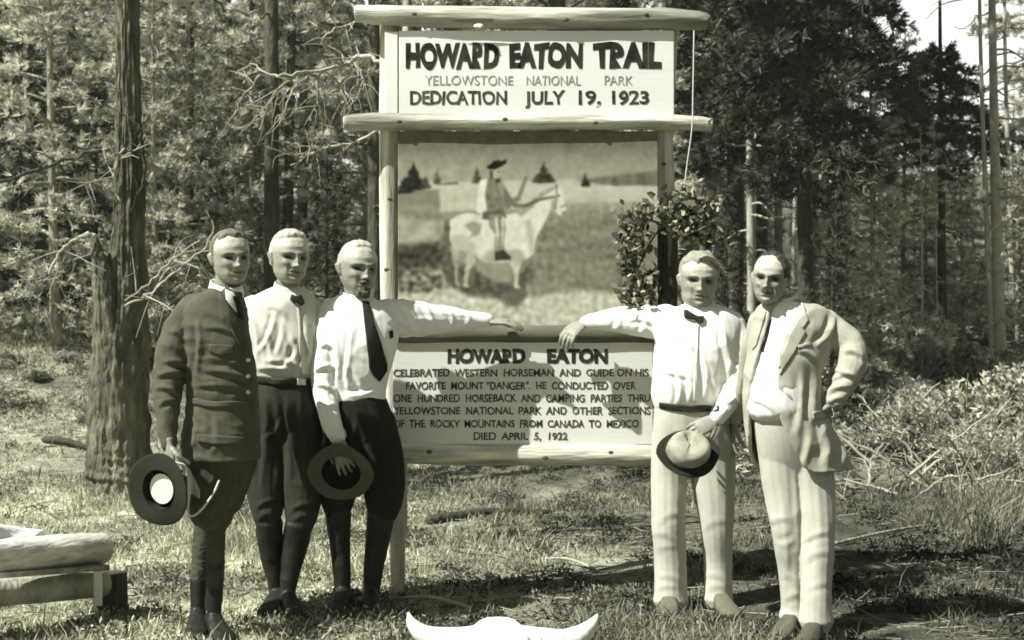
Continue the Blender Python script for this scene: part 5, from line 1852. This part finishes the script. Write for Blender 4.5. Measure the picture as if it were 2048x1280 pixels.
    decal('cuff', bv, [(657, 866), (690, 858), (694, 872), (662, 884)], M['shirt'], m.ob, .004, 4)
    hc = P(682, 946, 5.76)
    hat('felt_hat', 'olive felt hat with black inside, held by the man with the long tie', hc, (.1, .93, .28), (0, 0, 1), .155, .094, .11, (M['felt_mid'], M['felt_mid'], M['belt']), curl=-.012, lining=M['felt_black'], ellipse=-1.6)
man_long_tie()

# ---- fourth man: white shirt, bow tie, light trousers
def man_bow_tie_right():
    Y = 6.0
    m = Man('grey haired man in white shirt, tilted bow tie and light trousers', below(1390, Y), (1398, 505, 616, 5.97), -3, pitch=6, roll=3, face={'jaw': 1.2, 'nose': .9, 'cheek': .8, 'seed': 11})
    m.neck(1399, 620, 6.02)
    sh = [(604, 1374, 1424, .06, 0), (614, 1346, 1446, .085, 0), (626, 1322, 1470, .105, 0), (650, 1308, 1486, .122, 0), (690, 1309, 1478, .135, -.015), (740, 1306, 1466, .142, -.02), (785, 1303, 1450, .138, -.02), (808, 1308, 1440, .128, -.01), (822, 1314, 1438, .12, 0)]
    arm = [(1342, 640, 6.02, 32), (1306, 644, 6.05, 34), (1260, 641, 6.09, 28), (1220, 640, 6.13, 23), (1190, 643, 6.16, 17), (1170, 645, 6.18, 13)]
    arm2 = [(1462, 648, 6.0, 28), (1474, 690, 5.98, 29), (1472, 740, 5.95, 28), (1464, 785, 5.9, 24), (1450, 815, 5.84, 20), (1434, 836, 5.8, 16)]
    l1 = [(1342, 870, 6.0, 39), (1338, 950, 6.0, 36), (1337, 1040, 5.98, 34), (1340, 1120, 6.0, 33), (1341, 1180, 6.0, 33), (1341, 1201, 6.0, 36)]
    l2 = [(1420, 870, 6.02, 46), (1427, 950, 6.02, 45), (1433, 1050, 6.0, 33), (1436, 1120, 6.02, 28), (1436, 1178, 6.02, 27), (1436, 1197, 6.02, 30)]
    b = m.b
    b.torso(Y, sh[1:], .86)
    b.limb(arm, .7); b.limb(arm2, .7)
    b.torso(Y, [(810, 1310, 1440, .11, 0), (860, 1304, 1466, .12, 0), (890, 1304, 1470, .11, 0)], .85)
    for l in (l1, l2): b.limb(l, .6)
    m.hand(P(1166, 646, 6.18), (-.75, -.45, -.62), (-.2, -.6, .75), 1, .55, 1.0, .12, .3)
    m.hand(P(1432, 839, 5.79), (-.85, -.1, -.42), (.25, -.8, .5), -1, .45, 1.0, .1, .6)
    m.finish(brow=.5)
    m.shell('hair', lambda x, y, z: np.maximum(sm(.056, .080, z + .24 * np.clip(y, -.1, .1)), sm(-.008, .014, y) * sm(-.05, -.02, z)), M['hair_grey'], .013, .6, 40, seed=7)
    w = MB()
    for i in range(14):
        a = m.hp(-.01 + .005 * i, -.074 + .006 * i, .098 - .0035 * i)
        k = .6 + .4 * math.sin(i * 2.3)
        w.tube([(*a, .006), (*(a + Vector((.03, -.016, .010 - .001 * i))), .006), (*(a + Vector((.058 + .012 * k, -.012, -.004 - .003 * i))), .004), (*(a + Vector((.075 + .022 * k, -.004, -.020 - .003 * i + .012 * k))), .001)], n=6, sub=4)
    w.build('forelock', M['hair_grey'], m.ob)
    c = MB(); c.torso(Y, sh); c.limb(arm, yr=.9); c.limb(arm2)
    s_ = garment('shirt', c, m, M['shirt'], .006, 3, 0.0090, 8, .8, 31, folds=[(1330,650,1392,705,.010),(1320,690,1342,795,.010),(1446,655,1452,770,.014,5),(1462,700,1440,796,.009),(1402,700,1412,800,.009),(1350,740,1356,806,.010),(1374,730,1378,806,.010),(1425,760,1430,806,.009),(1290,618,1286,668,.009),(1238,622,1230,660,.009),(1262,640,1310,650,.008),(1484,762,1440,772,.012),(1472,792,1430,806,.012),(1492,730,1456,724,.010),(1455,815,1425,830,.008),(1312,745,1390,760,.006)])
    t = MB()
    t.torso(Y, [(806, 1310, 1438, .125, 0), (830, 1307, 1446, .13, 0), (880, 1305, 1472, .118, 0), (915, 1309, 1466, .09, 0), (950, 1320, 1450, .05, 0)])
    t.limb(l1, yr=.95); t.limb(l2, yr=.95)
    tr = garment('trousers', t, m, M['khaki'], .006, 3, 0.0065, 8, .6, 32, folds=[(1318,1042,1370,1026,.012),(1308,1064,1362,1088,.012),(1312,1100,1366,1094,.008),(1318,1150,1372,1168,.012),(1312,1180,1360,1172,.010),(1330,940,1348,1036,.008,5),(1392,970,1418,1070,.012,5),(1424,950,1452,1040,.010,5),(1412,1148,1462,1166,.010),(1416,1180,1456,1172,.010),(1348,856,1384,896,.012),(1444,850,1398,888,.012),(1322,850,1316,960,.008,5),(1405,1060,1460,1040,.009)])
    for l, ang in ((l1, -.2), (l2, .15)):
        q = MB()
        pt = P(*l[-1][:3])
        shoe(q, pt.x, pt.y, ang, .30, .052)
        sole(m, pt, ang, .30, .054)
        garment('shoe', q, m, M['shoe'], .005, 2, .001, 14, 1, 33)
    collar(m, P(1399, 622, 6.01), M['shirt'])
    bvn = bvh_of(*[o for o in m.ob.children if o.name.split('.')[0] in ('shirt', 'collar')])
    decal('bow_tie', bvn, [(1367, 620), (1374, 619), (1388, 628), (1396, 632), (1408, 632), (1407, 643), (1398, 648), (1389, 638), (1378, 637), (1368, 633)], M['blackcloth'], m.ob, .012, 3)
    bv = bvh_of(s_, tr)
    decal('belt', bv, [(1318, 806), (1340, 809), (1380, 813), (1436, 811), (1436, 822), (1380, 825), (1340, 821), (1318, 817)], M['belt'], m.ob, .008, 5)
    decal('placket', bv, [(1392, 650), (1398, 650), (1394, 804), (1387, 804)], M['shirt'], m.ob, .004, 5)
    hat('felt_hat', 'light crowned hat with black brim, held by the man in light trousers', P(1375, 908, 5.70), (.0, -.80, .60), (0, .3, 1), .142, .100, .085, (M['felt_black'], M['felt_light'], M['felt_black']), curl=.012, pinch=.028, ellipse=-2.0)
man_bow_tie_right()

# ---- fifth man: linen suit, hand on hip
def man_linen_suit():
    Y = 5.55
    m = Man('balding man in a pale linen suit, rightmost, left hand on his hip', below(1610, Y), (1541, 505, 609, 5.5), -20, pitch=4, roll=6, face={'jaw': 1.0, 'nose': 1.15, 'brow': 1.3, 'seed': 15})
    m.neck(1562, 612, 5.57)
    bod = [(596, 1548, 1592, .058, 0), (606, 1530, 1622, .08, 0), (620, 1514, 1652, .10, 0), (645, 1508, 1668, .118, 0), (690, 1504, 1655, .128, 0), (740, 1498, 1636, .128, 0), (790, 1494, 1634, .125, 0), (830, 1498, 1644, .125, 0)]
    arm = [(1645, 645, 5.56, 30), (1672, 668, 5.53, 32), (1699, 690, 5.5, 29), (1705, 717, 5.47, 28), (1699, 744, 5.46, 26), (1683, 775, 5.46, 23), (1668, 802, 5.47, 19)]
    arm2 = [(1522, 640, 5.58, 24), (1508, 690, 5.66, 24), (1496, 750, 5.76, 21), (1484, 800, 5.86, 17), (1470, 840, 5.95, 13)]
    l1 = [(1556, 880, 5.55, 44), (1566, 960, 5.55, 42), (1576, 1060, 5.53, 33), (1584, 1140, 5.56, 27), (1588, 1208, 5.58, 26), (1588, 1233, 5.58, 30)]
    l2 = [(1606, 880, 5.55, 50), (1624, 960, 5.54, 44), (1634, 1060, 5.5, 36), (1634, 1140, 5.48, 32), (1632, 1212, 5.46, 31), (1632, 1240, 5.46, 35)]
    b = m.b
    b.torso(Y, bod[1:], .84)
    b.limb(arm, .68); b.limb(arm2, .68)
    b.torso(Y, [(815, 1502, 1634, .11, 0), (860, 1508, 1650, .12, 0), (900, 1514, 1656, .11, 0)], .85)
    for l in (l1, l2): b.limb(l, .6)
    m.hand(P(1666, 806, 5.47), (-.45, .35, -.75), (.75, -.5, .0), 1, .5, 1.0, .08, .5)
    m.hand(P(1469, 845, 5.96), (-.1, .1, -1), (-1, 0, 0), -1, .4)
    m.finish(brow=.25)
    m.shell('hair', lambda x, y, z: np.maximum(np.maximum(sm(.010, .030, y + .12 * np.clip(z, -.1, .12)) * sm(-.05, -.02, z), sm(.094, .106, z + .12 * np.clip(y, -.1, .1))), sm(.03, .05, x + .15 * z) * sm(-.025, 0., y + .04) * sm(.0, .02, z)), M['hair_dark'], .010, .35, seed=9)
    m.shell('moustache', lambda x, y, z: sm(-.03, -.06, y) * np.exp(-((x / .026) ** 4 + ((z + .052) / .0065) ** 2)) * 1.1, M['hair_dark'], .008, .3, seed=4)
    # shirt
    c = MB(); c.torso(Y, [(604, 1536, 1606, .075, 0), (625, 1520, 1640, .098, 0), (690, 1508, 1640, .120, -.008), (740, 1500, 1620, .124, -.012), (790, 1492, 1620, .128, -.02), (822, 1492, 1622, .126, -.02), (838, 1500, 1625, .115, -.01)])
    s_ = garment('shirt', c, m, M['shirt'], .006, 3, 0.0075, 10, .8, 41, folds=[(1545,640,1520,720,.007),(1535,700,1500,780,.008),(1540,740,1510,800,.008),(1500,800,1545,820,.008)])
    t = MB()
    t.torso(Y, [(820, 1502, 1634, .122, 0), (860, 1508, 1652, .128, 0), (905, 1516, 1658, .110, 0), (940, 1526, 1652, .08, 0), (970, 1540, 1640, .045, 0)])
    t.limb(l1, yr=.95); t.limb(l2, yr=.95)
    tr = garment('trousers', t, m, M['linen_trouser'], .006, 3, 0.0065, 8, .6, 42, folds=[(1536,1046,1580,1038,.012),(1592,1072,1556,1092,.012),(1600,1086,1660,1064,.014),(1608,1122,1664,1104,.012),(1592,930,1592,1200,.016,5),(1572,1148,1602,1178,.010),(1632,950,1632,1180,.008,4),(1560,950,1574,1180,.007,4),(1606,1180,1660,1166,.010),(1566,1200,1606,1192,.010)])
    # jacket: an open shell round the back and both sides
    j = MB()
    secs = cr([(598, 1546, 1596, .066, 0, 66, 112), (606, 1528, 1624, .088, 0, 58, 104), (622, 1510, 1656, .110, 0, 48, 97), (650, 1502, 1672, .130, 0, 46, 82), (700, 1496, 1660, .142, 0, 37, 72), (740, 1490, 1642, .144, 0, 30, 75), (790, 1488, 1640, .146, 0, 22, 75), (830, 1490, 1652, .150, 0, 16, 75), (880, 1496, 1676, .156, .01, 6, 80), (925, 1506, 1700, .158, .02, -10, 86), (938, 1512, 1704, .158, .02, -18, 92)], 4)
    outer, inner = [], []
    NA = 44
    for py, l, r, d, f, a0, a1 in secs:
        ce = P((l + r) / 2, py, Y)
        ce.y += f
        w = (r - l) / 2 * Y / F
        # angle 0 = left side, 90 = front: cloth from a1 (right of the opening) round the back to a0
        ro, ri = [], []
        for i in range(NA):
            a = R(a1 + (360 - (a1 - a0)) * i / (NA - 1))
            x, y = -math.cos(a), -math.sin(a)
            fl = 1 + .03 * math.sin(a * 7 + 1) * sm(830, 930, py)
            ro.append(ce + Vector((math.copysign(abs(x) ** .87, x) * w * fl, math.copysign(abs(y) ** .87, y) * d * fl, 0)))
            ri.append(ce + Vector((math.copysign(abs(x) ** .87, x) * (w * fl - .014), math.copysign(abs(y) ** .87, y) * (d * fl - .014), 0)))
        outer.append(ro + ri[::-1])
    j.rings(outer, cap=False)
    n2 = 2 * NA
    b0 = len(j.v) - n2 * len(outer)
    for e, flip in ((b0, 0), (b0 + (len(outer) - 1) * n2, 1)):
        for i in range(NA - 1):
            q = (e + i, e + i + 1, e + n2 - 2 - i, e + n2 - 1 - i)
            j.f.append(q if flip else q[::-1])
    j.limb(arm); j.limb(arm2)
    ja = garment('jacket', j, m, M['suit'], .0055, 3, 0.0083, 9, 1.0, 43, folds=[(1664,738,1718,764,.010),(1655,762,1712,748,.008),(1648,788,1700,772,.009),(1652,806,1692,796,.006),(1690,700,1728,716,.010),(1670,632,1634,694,.016,5),(1628,730,1622,845,.014,7),(1642,842,1654,928,.014,7),(1604,750,1592,868,.009,6),(1676,860,1690,930,.012,7),(1560,780,1612,840,.008),(1600,700,1640,730,.010),(1616,860,1606,935,.009,6)])
    for l, ang in ((l1, -.55), (l2, -.45)):
        q = MB()
        pt = P(*l[-1][:3])
        shoe(q, pt.x, pt.y, ang, .30, .05)
        sole(m, pt, ang, .30, .052)
        garment('shoe', q, m, M['shoe2'], .005, 2, .001, 14, 1, 44)
    collar(m, P(1562, 612, 5.56), M['shirt'])
    bvs = bvh_of(s_)
    decal('tie', bvs, [(1534, 636), (1541, 638), (1537, 664), (1526, 704), (1515, 698), (1524, 664)], M['blackcloth'], m.ob, .008, 4)
    bv = bvh_of(ja)
    decal('lapel', bv, [(1590, 590), (1602, 604), (1618, 640), (1606, 656), (1612, 664), (1588, 706), (1560, 748), (1556, 742), (1562, 690), (1576, 640), (1584, 606)], M['suit'], m.ob, .0045, 3)
    decal('lapel', bv, [(1524, 614), (1532, 622), (1524, 650), (1512, 690), (1504, 700), (1505, 660), (1512, 630)], M['suit'], m.ob, .006, 3)
    decal('pocket_flap', bv, [(1626, 824), (1664, 818), (1668, 832), (1628, 840)], M['suit'], m.ob, .007, 4)
    decal('breast_pocket', bv, [(1596, 690), (1622, 684), (1623, 690), (1597, 697)], M['suit'], m.ob, .005, 4)
man_linen_suit()

# ------------------------------------------------------------------ summer haze in the wood
def haze():
    b = MB()
    b.box((0, 38, 11.5), (75, 56, 15.5))
    m = bpy.data.materials.new('haze')
    m.use_nodes = True
    nt = m.node_tree
    nt.nodes.clear()
    o = _n(nt, "ShaderNodeOutputMaterial")
    v = _n(nt, "ShaderNodeVolumePrincipled")
    v.inputs['Color'].default_value = (.96, .96, .90, 1)
    v.inputs['Density'].default_value = .0013
    nt.links.new(v.outputs[0], o.inputs['Volume'])
    h = b.build('haze', m, None, (0, 38, 0), smooth=False)
    tag(h, kind='stuff', label='thin summer haze hanging in the wood', cat='haze')
haze()
